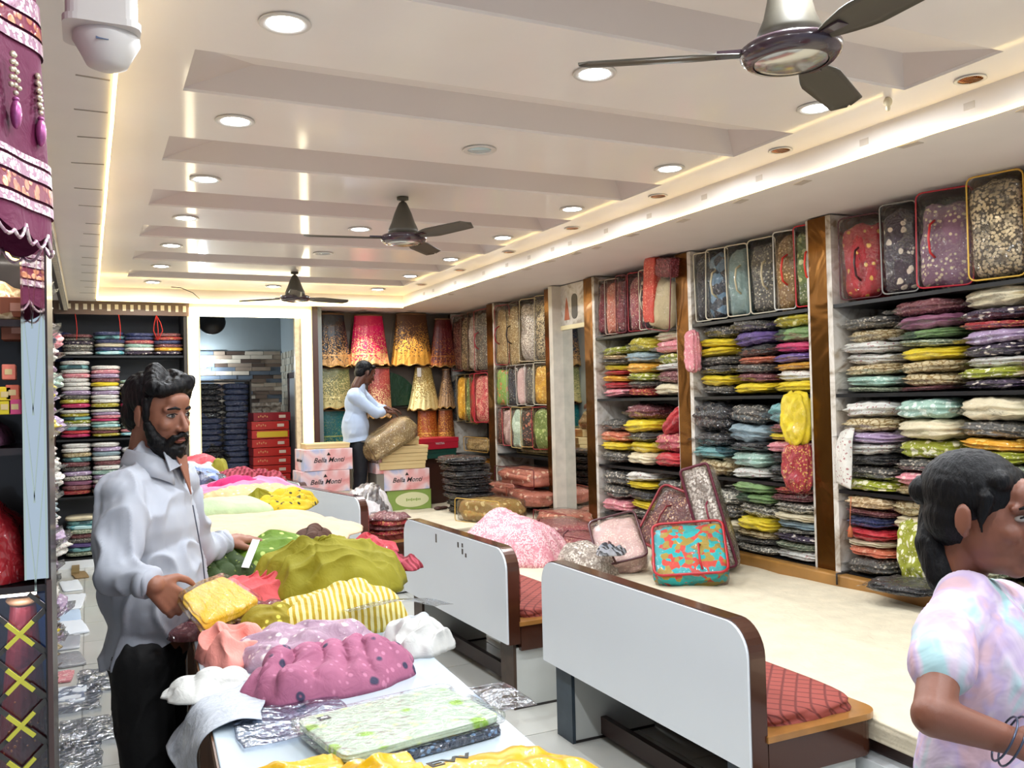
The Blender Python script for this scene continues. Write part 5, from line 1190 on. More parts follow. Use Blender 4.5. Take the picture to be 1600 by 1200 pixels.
# ================================================================ LEFT DISPLAY CABINET (close to the camera)
M_cab = plain('cabinet_dark', '241414', .35, coat=.3)
YF = 2.20                                   # plane of the showcase front, facing the shop entrance
xr, xm = -.078, -.128
t = thing('showcase', 'dark wooden showcase with lattice window and mirror strip at the left edge', 'showcase', (0, YF, 0))
MB().box(-.60, -.58, 0, .36, 0, 2.05).build('side_panel', M_cab, t); MB().box(xr-.012, xr, .0, .36, 0, 1.22).build('side_panel', M_cab, t); MB().box(xr-.012, xr, .01, .36, 1.22, 2.0).build('side_panel', M_cab, t)
MB().box(-.60, xr-.012, .34, .36, 0, 2.05).build('back_panel', M_cab, t)
for z in (.03, 1.22, 1.52, 1.80, 2.04): MB().box(-.58, xr-.012, .01, .34, z-.015, z).build('shelf', M_cab, t)
MB().box(xr-.008, xr+.002, -.012, .0, 0, 1.23).build('post', plain('post_brown', '4c3430', .3, coat=.5), t)
MB().box(xm, xr-.004, -.006, 0, 1.235, 1.985).build('mirror_pane', M_mirror, t)
M_bev = plain('bevel_glass', 'e8eed8', .05, metal=1)
for k in range(4):
    for s_ in (-1, 1):
        o = MB().cbox((0, 0, 0), (.0022, .003, .26)).build('mirror_bevel', M_bev, t); o.matrix_local = Matrix.Translation(((xm+xr)/2-.004+s_*.009, -.009, 1.34+k*.19)) @ Euler((0, s_*R(4.5), 0)).to_matrix().to_4x4()
for x in (xm+.002, xr-.007): MB().box(x-.002, x+.002, -.010, -.004, 1.235, 1.985).build('mirror_bevel', M_bev, t)
M_lat = plain('lattice_dark', '4a4846', .35); M_latg = plain('lattice_yellow', 'd8d44e', .35)
MB().box(-.58, xr-.01, .012, .015, .05, 1.20).build('glass_pane', clear('pane_glass', 'f0f4ff', .04, 0, 5, .02), t)
c0_ = at(31, 1000, y=YF); st = .098
for kx in range(4):
    for kz in range(11):
        xc, zc = c0_.x-kx*st, c0_.z+.012-(kz-1)*st
        if zc > 1.21: continue
        for s_ in (-1, 1):
            MB().cbox((0, 0, 0), (.138, .006, .009)).build('lattice_strip', M_lat, t).matrix_local = Matrix.Translation((xc, .004+.001*s_, zc)) @ Euler((0, s_*R(45), 0)).to_matrix().to_4x4()
            MB().cbox((0, 0, 0), (.072, .006, .0085)).build('lattice_inlay', M_latg, t).matrix_local = Matrix.Translation((xc, -.003+.001*s_, zc)) @ Euler((0, s_*R(45), 0)).to_matrix().to_4x4()
for kz in range(11):
    zc = c0_.z+.012-(kz-.5)*st
    if zc < 1.2: 
        for s_ in (-1, 1): MB().cbox((0, 0, 0), (.05, .006, .009)).build('lattice_strip', M_lat, t).matrix_local = Matrix.Translation((xr-.026, .004, zc+s_*.018)) @ Euler((0, s_*R(45), 0)).to_matrix().to_4x4()
MB().box(-.15, xr-.014, .20, .33, .05, 1.19).build('blue_lining', plain('lining_blue', '14407c', .4), t)
for k, (x, z, s_, c, nm, pl_) in enumerate(((-.30, 1.225, .10, 'k', 'black', 'lowest open shelf'), (-.20, 1.225, .20, 'r', 'deep red', 'lowest open shelf'), (-.24, 1.525, .07, 'm', 'mauve', 'middle shelf'), (-.20, 1.805, .12, 'e', 'tan', 'top shelf'), (-.34, 1.805, .13, 's', 'salmon', 'top shelf'))):
    heap('display_garment', f'{nm} garment inside the showcase, {pl_}', 'garment', (x, YF+.16, z), (.16, .26, s_), 0, PAL[c][1], k+1, fold=.2, k=3, res=(14, 40))
for k, (px, py, c, nm) in enumerate(((8, 640, 'd8c020', 'yellow'), (24, 640, 'd84a80', 'hot pink'), (20, 612, 'd86a50', 'orange'), (8, 615, 'e8c828', 'deep yellow'), (14, 580, 'e8806a', 'salmon'))):
    p = at(px, py, y=YF+.02); t2 = thing('small_box', f'small {nm} gift box in the showcase at the left edge', 'box', (p.x, YF+.03, max(1.595, p.z-.017))); MB().cbox((0, 0, .015), (.026, .05, .033)).build('box_body', plain('giftbox_'+c, c, .4), t2, bevel=.002); MB().cbox((0, -.0255, .015), (.014, .001, .012)).build('paper_label', M_card, t2)
for k in range(4):
    z = 1.92-k*.085
    if z > 1.81: pass
for k, (px, py, nm) in enumerate(((20, 480, 'upper'), (22, 515, 'lower'))):
    p = at(px, py, y=YF+.05); t2 = thing('brown_box', f'{nm} small brown cardboard box above the gift boxes at the left edge', 'box', (p.x, YF+.08, p.z-.02)); MB().cbox((0, 0, .02), (.05, .07, .045)).build('box_body', plain('box_russet', '8a4c34', .6), t2, bevel=.002); MB().cbox((.005, -.036, .02), (.02, .001, .018)).build('paper_label', plain('label_pinkish', 'c89080', .6), t2)
for k, (x, y, nm) in enumerate(((-.14, .13, 'right'), (-.30, .15, 'left'))):
    skirt(f'wine red sequinned skirt behind the lattice, {nm} one', x, 1.17, .40, .05, .20 if k == 0 else .26, SK['magenta' if k else 'wine'], y=YF+y, seed=k, depth=.18)
for z_, e_ in ((1.195, 1.6), (2.02, 1.2)):  # added glow bars and area lights, invented to brighten the dark showcase inside
    lm = MB().box(-.50, xr-.03, .03, .045, z_, z_+.008).build('added_fill_bar', emit('added_fill_bar', 'fff0dc', 4), bpy.data.objects['showcase'])
    l = bpy.data.lights.new('lamp', 'AREA'); l.shape = 'RECTANGLE'; l.size = .4; l.size_y = .02; l.energy = e_; l.color = (1, .93, .85); lo = bpy.data.objects.new('lamp', l); COL.objects.link(lo); lo.parent = lm; lo.location = (-.29, .05, z_-.006)
# glowing neon squiggle
o = MB().tube([at(px, py, y=2.17) for px, py in ((-30, 330), (-8, 326), (0, 345), (4, 365), (2, 381), (12, 396), (18, 404), (30, 407))], .0025, 6).build('neon_tube', emit('neon_warm', 'ffd25a', 9), None, True); tag(o, 'thin glowing yellow neon tube above the showcase mirror', 'neon tube')
t = MB().tube([(-.085, 2.42, 2.20), (-.075, 2.42, 2.10), (-.09, 2.42, 1.98)], .006, 6).build('ribbon', plain('ribbon_yellow', 'e0d470', .6), None, True); tag(t, 'pale yellow ribbon end hanging beside the hanging magenta skirt', 'ribbon')
# big magenta lehenga hanging in the upper left corner
def bigleh():
    t = thing('embroidered_skirt', 'large magenta velvet skirt with silver embroidered bands, hanging upper left', 'skirt', (-.24, 1.62, 1.885))
    m = skirtmat('sk_big', '5c0a34', 'b08a96', None, .35)
    H = .80
    def fn(u, v):
        a = 2*pi*v; r = .195-.05*u+.012*sin(5*a+3*u); return (r*cos(a)*.95, r*sin(a)*1.1, H*u+.018*abs(sin(a*7))*(u < .001)*-1)
    mb = MB(); mb.grid(fn, 30, 90, False, True); mb.build('velvet_body', fab('velvet_magenta', '64083c', '8c1450', 'plain', 20), t, True)
    ms = fab('silver_braid', 'a87890', 'e4d0d4', 'speck', 50, 0, .4, metal2=.5, amt=.9); mr = fab('red_beads', '7c1038', 'd89070', 'speck', 26, 0, .4, metal2=.5, amt=.8)
    def bandat(z0, z1, mat, name, off=.004, slope=0):
        b = MB()
        def f(u, v):
            z = z0+(z1-z0)*u; p = Vector(fn(min(1, max(0, (z+slope*math.sin(2*pi*v))/H)), v)); r = Vector((p.x, p.y, 0)).normalized(); return p+r*off
        b.grid(f, 4, 90, False, True); b.build(name, mat, t, True)
    for z0, z1, mt, nm in ((.03, .045, ms, 'silver_braid'), (.05, .075, mr, 'beaded_band'), (.08, .10, ms, 'silver_braid'), (.105, .115, ms, 'silver_braid'), (.29, .31, ms, 'silver_braid'), (.315, .335, mr, 'beaded_band'), (.34, .37, ms, 'silver_braid'), (.56, .58, ms, 'silver_braid')):
        bandat(z0, z1, mt, nm, slope=.012)
    # flower sprays and vases sewn on
    for a in [R(-60+k*26) for k in range(12)]:
        for z0, vase in ((.17, 1), (.44, 0)):
            b = MB()
            for j in range(11):
                zz = z0+.02+j*.006; s = .016*(1-j/12); rr_ = .198-.05*zz/H+.004
                for s2 in (-1, 0, 1):
                    aa = a+s2*s*3.2; ellip(b, (rr_*cos(aa)*.95, rr_*sin(aa)*1.1, zz+(.004 if s2 else 0)), (.0042, .0042, .0042), seg=5) if j % 2 == (s2 != 0) else None
            if b.v: b.build('flower_spray', plain('silver_sequin', 'dccfb8', .3, metal=.6, var=.2, vs=200), t, True)['kind'] = 'stuff'
            if vase:
                rr_ = .198-.05*z0/H+.003; b = MB(); ellip(b, (rr_*cos(a)*.95, rr_*sin(a)*1.1, z0-.012), (.008, .013, .022)); ellip(b, (rr_*cos(a)*.95, rr_*sin(a)*1.1, z0+.010), (.005, .008, .004)); b.build('vase_motif', plain('pink_sequin', 'b45c98', .35, metal=.5, var=.3, vs=150), t, True)
    b = MB()
    for k in range(28):
        a0 = 2*pi*k/28; b.tube([Vector(fn(0, (a0+q*2*pi/28/6)/(2*pi)))*1.0+Vector((0, 0, -.012*sin(pi*q/6))) for q in range(7)], .003, 4)
    b.build('scalloped_hem', ms, t, True)
    MB().tube([(0, 0, H), (0, 0, H+.02)], .01, 6).build('hanger', M_dark, t)
bigleh()
# ================================================================ LEFT SIDE SHELVING seen edge-on
t = thing('side_shelving', 'tall open shelving along the left wall, seen nearly edge-on', 'shelving', (-.46, 0, 0))
for y in (2.6, 4.2, 5.8, 7.4, 9.0): MB().box(-.20, .13, y, y+.03, 0, 2.35).build('upright', M_legw, t)
for z in (.08, .55, 1.0, 1.45, 1.9, 2.35): MB().box(-.20, .12, 2.6, 9.05, z-.02, z).build('shelf', M_shelf, t)
MB().box(-.22, -.20, 2.6, 9.05, 0, 2.36).build('back_panel', M_dark, t)
codes = 'WphlgWclbWoWmtgWyWbl'
n_ = 0
for ci, y in enumerate((3.0, 3.6, 4.6, 5.4, 6.5)):
    for z0, m_ in ((.09, 4), (.56, 4), (1.01, 4), (1.46, 4), (1.91, 3)):
        for k in range(m_):
            n_ += 1
            cd_ = codes[(n_*7+k*3) % len(codes)]; lv = {.09: 'bottom', .56: 'second', 1.01: 'third', 1.46: 'fourth', 1.91: 'top'}[z0]
            packet((-.365+RND.uniform(-.02, .05), y+RND.uniform(-.05, .05), z0+.05+k*.095), (.34, .38, .105), cd_, f'{PAL[cd_][0]} packet jutting from left side shelving, {ORD[ci]} column, {lv} shelf, {ORD[m_-1-k]} from top', R(180)+RND.uniform(-.35, .35), 'garments in the left side shelving', n_ % 2 != 0, None, RND.uniform(-.1, .1), n_)
M_wood2 = plain('lath_wood', '9c7c48', .5, var=.2)
# ================================================================ FLOOR CLUTTER IN THE LEFT AISLE
M_sheetw = plain('card_white', 'e4eaf2', .4, var=.03)
cl_ = [(125, 898, .20, .36, 'tan cardboard strip', plain('cardboard', '8c7450', .7, var=.1)), (110, 915, .26, .5, 'white card', M_sheetw), (112, 940, .30, .6, 'white card sheet', M_sheetw), (108, 962, .26, .4, 'blue-white card', plain('card_blue', 'bcd0e8', .4)), (112, 980, .3, .45, 'bright white card', M_sheetw),
       (105, 1003, .26, .4, 'glossy grey-white sheet', plain('card_greyw', 'c8ccd4', .2, coat=1)), (108, 1030, .26, .35, 'silvery plastic packet', plain('card_silver', 'b4b6bc', .15, coat=1, bs=.5, bd=.02)), (100, 1057, .16, .22, 'pink printed packet', PAL['p'][1]), (110, 1085, .26, .3, 'large white board', M_sheetw)]
for k, (px, py, sx, sy, nm, mt) in enumerate(cl_):
    p = at(px, py, z=.01); mb = softbox(14, 6, .004, 2, k); mb.v = [(x*sx*(.62 if p.y > 4 else .7), y*sy, (z+.5)*.012+.012*abs(nz((x*3, y*3, k)))*(z > 0)) for x, y, z in mb.v]
    o = mb.build('card_sheet', mt, None, True); o.location = (max(p.x, -.16), p.y, .001); o.rotation_euler = (0, 0, RND.uniform(-.15, .15)); tag(o, f'{nm} on the aisle floor, {ORD[k]} counting from the far end', 'card')
p = at(118, 890, z=.02); o = MB().cbox((0, 0, .022), (.07, .5, .03)).build('wooden_cross_piece', plain('lath', '8a7348', .6, var=.2), None); o.location = (p.x, p.y-.0, 0); tag(o, 'short wooden lath lying on the floor before the alcove', 'lath')
for k, (px, py, w_, d_) in enumerate(((120, 1090, .24, .5), (140, 1140, .28, .4), (110, 1180, .26, .4), (150, 1060, .2, .5))):
    p = at(px, py, z=.02); rows = [[(p.x-w_/2+i*w_/3, p.y-d_/2+j*d_/3, .012+.02*abs(nz((i*1.9+k, j*1.3, k)))) for i in range(4)] for j in range(4)]
    o = sheet('plastic_film', rows, film2, n=9, amp=.014, ns=13, thick=.001, seed=k); tag(o, f'crumpled clear plastic film on the aisle floor, {("beside the white board", "nearest the man", "at the bottom left", "farther along the aisle")[k]}', 'plastic film')
o = MB().tube([at(632, 920, z=.02), at(638, 912, z=.02), at(648, 905, z=.02)], .012, 6).build('plug', M_dark, None, True); tag(o, 'small black plug on the floor under the second bench', 'plug')
# ================================================================ PEOPLE
def xf(prims, M):
    out = []; q = M.to_3x3().normalized(); s = M.to_scale()[0]
    for p in prims:
        if p[0] == 'c': out.append(('c', M @ Vector(p[1]), M @ Vector(p[2]), p[3]*s, p[4]*s))
        else:
            r0 = p[3].to_matrix() if len(p) > 3 and p[3] else Matrix.Identity(3)
            out.append(('e', M @ Vector(p[1]), tuple(a*s for a in p[2]), (q @ r0).to_euler()))
    return out
HEAD = [('e', (-.018, 0, .035), (.098, .076, .084)), ('e', (.022, 0, -.02), (.070, .064, .088)), ('e', (.030, 0, -.078), (.050, .048, .036)), ('e', (.066, 0, -.098), (.022, .022, .017)),
        ('c', (.088, 0, .008), (.110, 0, -.034), .0075, .0115), ('e', (.097, .012, -.038), (.010, .009, .008)), ('e', (.097, -.012, -.038), (.010, .009, .008)),
        ('c', (.082, .014, .026), (.070, .048, .022), .010, .009), ('c', (.082, -.014, .026), (.070, -.048, .022), .010, .009), ('e', (.072, 0, .045), (.022, .045, .03)),
        ('e', (.062, .038, -.026), (.022, .022, .020)), ('e', (.062, -.038, -.026), (.022, .022, .020)),
        ('e', (.088, 0, -.064), (.012, .024, .0065)), ('e', (.087, 0, -.075), (.012, .020, .008)),
        ('e', (-.008, .080, -.006), (.019, .007, .031), Euler((0, 0, R(18)))), ('e', (-.008, -.080, -.006), (.019, .007, .031), Euler((0, 0, R(-18)))), ('e', (-.004, .078, -.03), (.010, .006, .012)), ('e', (-.004, -.078, -.03), (.010, .006, .012)),
        ('c', (-.025, 0, -.05), (-.045, 0, -.17), .058, .056)]
M_eye = plain('eye_white', '9c948e', .2, var=0); M_iris = plain('iris_dark', '1a0e0a', .1, var=0, coat=1); M_lip = plain('lip', '7c4038', .5, var=.05)
def face_parts(parent, M, brow, lips=True):
    s = M.to_scale()[0]
    for sg in (-1, 1):
        m = MB(); ellip(m, (.0765, sg*.031, .0035), (.011, .0145, .0065), Euler((0, 0, sg*R(22)))); m.build('eye', M_eye, parent, True).matrix_local = M
        m = MB(); ellip(m, (.0865, sg*.0325, .0035), (.0025, .0062, .0062), Euler((0, 0, sg*R(14)))); m.build('iris', M_iris, parent, True).matrix_local = M
        m = MB(); m.tube([(.0905, sg*.0185, .0085), (.089, sg*.031, .0115), (.0795, sg*.046, .0065)], [.0015, .0022, .0014], 6); m.build('eyelid', brow, parent, True).matrix_local = M
        m = MB(); m.tube([(.093, sg*.013, .0245), (.0905, sg*.030, .0295), (.078, sg*.050, .0235)], [.003, .0045, .002], 7); m.build('eyebrow', brow, parent, True).matrix_local = M
    if lips:
        m = MB(); ellip(m, (.0955, 0, -.0635), (.007, .021, .0042)); ellip(m, (.0945, 0, -.0725), (.008, .018, .0052)); m.build('lips', M_lip, parent, True).matrix_local = M
def hand(wr, d, n, thumb, size=1.0, curl=(.3, .5, .4), spread=.12, tcurl=.3):
    """wr wrist, d pointing to the fingers, n back-of-hand normal, thumb = unit vector to the thumb side"""
    d = Vector(d).normalized(); n = Vector(n); n = (n-d*n.dot(d)).normalized(); t = d.cross(n); t = t if t.dot(Vector(thumb)) > 0 else -t; wr = Vector(wr); P = []
    S = size
    kn = []
    for k, (off, fl, ln_) in enumerate(((.030, .088, .074), (.010, .092, .084), (-.011, .088, .078), (-.030, .079, .060))):
        kp = wr+d*fl*S+t*off*S; kn.append(kp); P.append(('c', wr+t*off*.5*S, kp, .016*S, .0125*S))
        p = kp; a = 0
        dirn = (d+t*off/.03*spread).normalized()
        for j, f in enumerate((.45, .32, .25)):
            a += curl[j]; v = dirn*cos(a)-n*sin(a); q = p+v*ln_*f*S*1.05; P.append(('c', p, q, (.0105-.0012*j)*S, (.0096-.0013*j)*S)); p = q
    P.append(('e', wr+d*.045*S, (.04*S,)*1+(.036*S, .014*S), Matrix((d, t, n)).transposed().to_euler()))
    b = wr+d*.022*S+t*.026*S-n*.004*S; dd = (d*.65+t*.7-n*.25).normalized(); e1 = b+dd*.042*S; d2 = (d*.88+t*.35-n*tcurl).normalized(); e2 = e1+d2*.033*S; d3 = (d*.95+t*.1-n*tcurl*1.3).normalized(); e3 = e2+d3*.026*S
    P += [('c', b, e1, .017*S, .0125*S), ('c', e1, e2, .0118*S, .0105*S), ('c', e2, e3, .0103*S, .0085*S)]
    return P
def skinmat(name, c):
    m, nt = newmat(name); v, o = coords(nt, False); f = noi(nt, v, 7, 4); A = lin(c)
    nt.ln(mixc(nt, f, tuple(x*.78 for x in A[:3])+(1,), tuple(min(1, x*1.15) for x in A[:3])+(1,)), nt.b.inputs['Base Color']); nt.b.inputs['Roughness'].default_value = .48
    nt.b.inputs['Subsurface Weight'].default_value = .12; nt.b.inputs['Subsurface Radius'].default_value = (.02, .008, .004); nt.b.inputs['Subsurface Scale'].default_value = .4
    nt.ln(bump(nt, noi(nt, v, 160, 3), .12, .002), nt.b.inputs['Normal']); return m
def hairmat(name, c='060507'):
    m, nt = newmat(name); v, o = coords(nt, False); mp = nt.new('ShaderNodeMapping'); mp.inputs['Scale'].default_value = (1, 1, .25); nt.ln(v, mp.inputs[0])
    n = noi(nt, mp.outputs[0], 260, 3); A = lin(c)
    nt.ln(mixc(nt, n, tuple(x*.5 for x in A[:3])+(1,), tuple(x*1.8 for x in A[:3])+(1,)), nt.b.inputs['Base Color']); nt.b.inputs['Roughness'].default_value = .5; nt.b.inputs['Specular IOR Level'].default_value = .22; nt.ln(bump(nt, n, .5, .004), nt.b.inputs['Normal']); return m
M_hair = hairmat('hair_black')
def shirtmat(name, c, bd=.02):
    m, nt = newmat(name); v, o = coords(nt, False); A = lin(c)
    mp = nt.new('ShaderNodeMapping'); mp.inputs['Rotation'].default_value = (.5, .6, .3); mp.inputs['Scale'].default_value = (1, 1, .45); nt.ln(v, mp.inputs[0])
    nd = nt.new('ShaderNodeTexNoise'); nd.noise_type = 'RIDGED_MULTIFRACTAL'; nd.inputs['Scale'].default_value = 4.5; nd.inputs['Detail'].default_value = 2; nd.inputs['Distortion'].default_value = .6; nt.ln(mp.outputs[0], nd.inputs['Vector']); n = nd.outputs['Fac']; nt.b.inputs['Base Color'].default_value = A; nt.b.inputs['Roughness'].default_value = .8
    nt.ln(bump(nt, noi(nt, v, 300, 2), .08, .001, bump(nt, n, .7, bd)), nt.b.inputs['Normal']); return m
def creases(seed, a=.006, f=11, zst=.55):
    def d(p):
        n = noise.noise(Vector((p.x*f, p.y*f, p.z*f*zst))+Vector((seed, 0, 0))); m = noise.noise(Vector((p.x*f*.5+4, p.y*f*.5, p.z*f*.5))+Vector((seed, 3, 0)))
        return a*(max(0, 1-abs(n)*3.2)**1.5*1.1+m*1.1-.2)
    return d
# ---------------- the bearded man at the counter
def man_one():
    t = thing('person', 'bearded man in an untucked white shirt and black trousers handling garments at the counter', 'person', (.17, 2.95, 0))
    inv = Matrix.Translation((-.17, -2.95, 0)); sk = skinmat('skin_man', '93604a')
    Mh = Matrix.Translation(at(249, 645, y=2.95)) @ Euler((R(2), R(9), R(-48))).to_matrix().to_4x4() @ Matrix.Scale(.99, 4)
    sr, sl = Vector((.080, 2.83, 1.355)), Vector((.275, 3.09, 1.355))
    er, wr_ = at(183, 893, y=2.72), at(240, 914, y=2.63); el, wl = at(312, 862, y=3.19), at(352, 846, y=3.32)
    yw = Euler((0, 0, R(-32)))
    hr = hand(wr_, at(282, 948, y=2.665)-wr_, Vector((-.3, -.8, .5)), Vector((.3, 0, 1)), 1.0, (.35, .55, .4), .05, .1)
    hl = hand(wl, at(400, 838, y=3.40)-wl, Vector((0, -.25, 1)), Vector((.2, -1, 0)), 1.0, (.12, .2, .2), .18, .2)
    body = xf(HEAD, Mh)+[('c', (.185, 2.96, 1.46), (.175, 2.97, 1.32), .055, .07), ('e', (.172, 2.96, 1.24), (.10, .16, .17), yw), ('e', (.175, 2.95, 1.02), (.11, .15, .17), yw), ('e', (.172, 2.95, .88), (.10, .14, .1), yw),
        ('c', sr, er, .045, .038), ('c', er, wr_, .038, .028), ('c', sl, el, .045, .038), ('c', el, wl, .038, .028), ('c', sr, sl, .05, .05),
        ('c', (.12, 2.89, .84), (.14, 2.89, .47), .08, .055), ('c', (.14, 2.89, .47), (.12, 2.90, .08), .052, .036), ('c', (.185, 3.01, .84), (.195, 3.01, .47), .075, .052), ('c', (.195, 3.01, .47), (.195, 3.02, .08), .05, .036)]+hr+hl
    skin('body', body, sk, t, .0048, 3, inv)
    fr = inv @ Mh
    face_parts(t, fr, M_hair)
    strands = lambda p: .0045*noise.noise(Vector((p.x*90, p.y*90, p.z*28)))+.004*noise.noise(p*22)
    H = [('e', (-.032, 0, .050), (.098, .083, .082)), ('e', (-.062, 0, -.005), (.060, .074, .075)), ('c', (.050, -.055, .078), (.060, .040, .100), .024, .030), ('c', (.03, -.06, .085), (-.03, 0, .125), .028, .03), ('c', (.062, .045, .092), (.045, .068, .055), .022, .012), ('c', (.0, .045, .11), (.065, .03, .108), .03, .024),
         ('c', (.018, -.0755, .045), (.020, -.075, -.02), .012, .008), ('c', (.018, .0755, .045), (.020, .075, -.02), .012, .008)]
    skin('hair', xf(H, Mh), M_hair, t, .004, 1, inv, strands)
    Bd = [('e', (.040, 0, -.104), (.062, .054, .036)), ('c', (.022, -.067, -.030), (.044, -.050, -.080), .015, .024), ('c', (.022, .067, -.030), (.044, .050, -.080), .015, .024), ('c', (.042, -.050, -.08), (.076, 0, -.112), .025, .028), ('c', (.042, .050, -.08), (.076, 0, -.112), .025, .028),
          ('c', (.094, -.026, -.066), (.101, -.002, -.052), .0075, .009), ('c', (.094, .026, -.066), (.101, .002, -.052), .0075, .009), ('c', (.090, -.028, -.062), (.070, -.034, -.09), .008, .015), ('c', (.090, .028, -.062), (.070, .034, -.09), .008, .015), ('e', (.085, 0, -.095), (.018, .02, .012))]
    skin('beard', xf(Bd, Mh), M_hair, t, .0035, 1, inv, lambda p: .0025*noise.noise(p*120))
    sm = shirtmat('shirt_white', 'acb0ba', .09)
    sh = [('e', (.170, 2.96, 1.235), (.122, .182, .185), yw), ('e', (.176, 2.945, 1.05), (.146, .172, .21), yw), ('e', (.155, 2.95, .86), (.122, .160, .17), yw), ('c', (.165, 2.96, 1.37), (.172, 2.962, 1.435), .095, .066),
          ('c', sr+Vector((.01, .01, -.01)), er, .072, .060), ('c', er, er.lerp(wr_, .80), .058, .043), ('c', sl+Vector((-.02, 0, -.01)), el, .070, .056), ('c', el, el.lerp(wl, .85), .055, .044), ('c', sr, (.15, 2.95, 1.38), .065, .06), ('c', sl, (.19, 2.97, 1.38), .062, .06)]
    s = skin('shirt', sh, sm, t, .0065, 4, inv, creases(3, .013, 12, .5), [((0, 0, .895), (.38, .05, -.92))])
    so = s.modifiers.new('t', 'SOLIDIFY'); so.thickness = .003
    # cuffs
    for a, b, r in ((er, wr_, .046), (el, wl, .046)):
        a, b = inv @ Vector(a), inv @ Vector(b); m = MB(); m.tube([a.lerp(b, .72), a.lerp(b, .82), a.lerp(b, .90)], [r*1.02, r, r*.97], 18); m.build('cuff', sm, t, True)
    # collar and placket
    nb = Vector((.180, 2.965, 1.452)); col = MB(); ff = Vector((cos(R(-32)), sin(R(-32)), 0)); rr_ = Vector((ff.y, -ff.x, 0))
    def cf(u, v):
        a = R(-160)+R(320)*v; p = ff*cos(a)*-.074+rr_*sin(a)*.078; h = .045*(1-u)
        return nb-Vector((.17, 2.95, 0))+p*(1+.28*u)+Vector((0, 0, h-.018+(-.05*(abs(v-.5)*2)**3)-(.02 if u > .9 else 0)))
    col.grid(cf, 6, 30); c = col.build('collar', sm, t, True); q = c.modifiers.new('t', 'SOLIDIFY'); q.thickness = .003
    for s_ in (-1, 1):
        m = MB(); base = nb-Vector((.17, 2.95, 0))+ff*.072; m.add([base+rr_*s_*.014+Vector((0, 0, .012)), base+rr_*s_*.055-ff*.012+Vector((0, 0, .022)), base+rr_*s_*.058+ff*.012+Vector((0, 0, -.045)), base+rr_*s_*.020+ff*.03+Vector((0, 0, -.03))], [(0, 1, 2, 3)])
        q = m.build('collar_point', sm, t); z = q.modifiers.new('t', 'SOLIDIFY'); z.thickness = .004
    m = MB(); m.add([base+rr_*-.030+ff*.024+Vector((0, 0, -.0)), base+rr_*.034+ff*.024+Vector((0, 0, -.0)), base+ff*.052+Vector((0, 0, -.12))], [(0, 1, 2)]); q = m.build('open_neck', sk, t); z = q.modifiers.new('t', 'SOLIDIFY'); z.thickness = .004
    pl = MB(); pts = []
    for zz in (1.30, 1.22, 1.14, 1.06, 1.0, .95):
        ra = .118+.035*min(1, max(0, (1.30-zz)/.2)); pts.append(ff*(ra+.012)+Vector((.006, 0, zz)))
    pl.tube(pts, .0022, 5); pl.build('placket_seam', plain('seam_dark', '4a4c58', .6), t, True)
    pm = plain('trousers_black', '0f0e10', .7, bs=.4, bd=.02, bscale=12)
    skin('trousers', [('e', (.155, 2.95, .86), (.112, .150, .13), yw), ('c', (.135, 2.88, .85), (.145, 2.89, .47), .096, .074), ('c', (.145, 2.89, .47), (.125, 2.90, .10), .074, .058), ('c', (.185, 3.01, .85), (.195, 3.01, .47), .088, .070), ('c', (.195, 3.01, .47), (.195, 3.02, .10), .070, .056)], pm, t, .007, 3, inv, creases(5, .005, 9), [((0, 0, .965), (0, 0, 1)), ((0, 0, .06), (0, 0, -1))])
    for x, y in ((.135, 2.88), (.195, 3.03)):
        skin('shoe', [('c', (x-.02, y+.01, .045), (x+.08, y-.10, .035), .042, .033), ('e', (x-.02, y+.01, .06), (.045, .04, .05))], plain('shoe_black', '141012', .3), t, .007, 2, inv, None, [((0, 0, .002), (0, 0, -1))])
man_one()
# the yellow packet he holds
t = thing('yellow_packet', 'bright yellow garment in a clear pack, held by the bearded man', 'packet', (0, 0, 0))
cc = [at(278, 935, y=2.60), at(322, 984, y=2.58), at(412, 942, y=2.84), at(348, 902, y=2.92)]
ctr = sum(cc, Vector())/4
for nm, mt, k_, th in (('folded_cloth', m_yel, .93, .030), ('clear_cover', CLEAR, 1.06, .040)):
    mb = softbox(10, 16, .02, 2, 3)
    def mp(p):
        u, v, z = p[0]+.5, p[1]+.5, p[2]; q = cc[0].lerp(cc[1], u).lerp(cc[3].lerp(cc[2], u), v); return tuple(ctr+(q-ctr)*k_+Vector((0, 0, z*th+.006*nz((u*3, v*3, 2)))))
    mb.v = [mp(p) for p in mb.v]; mb.build(nm, mt, t, True)
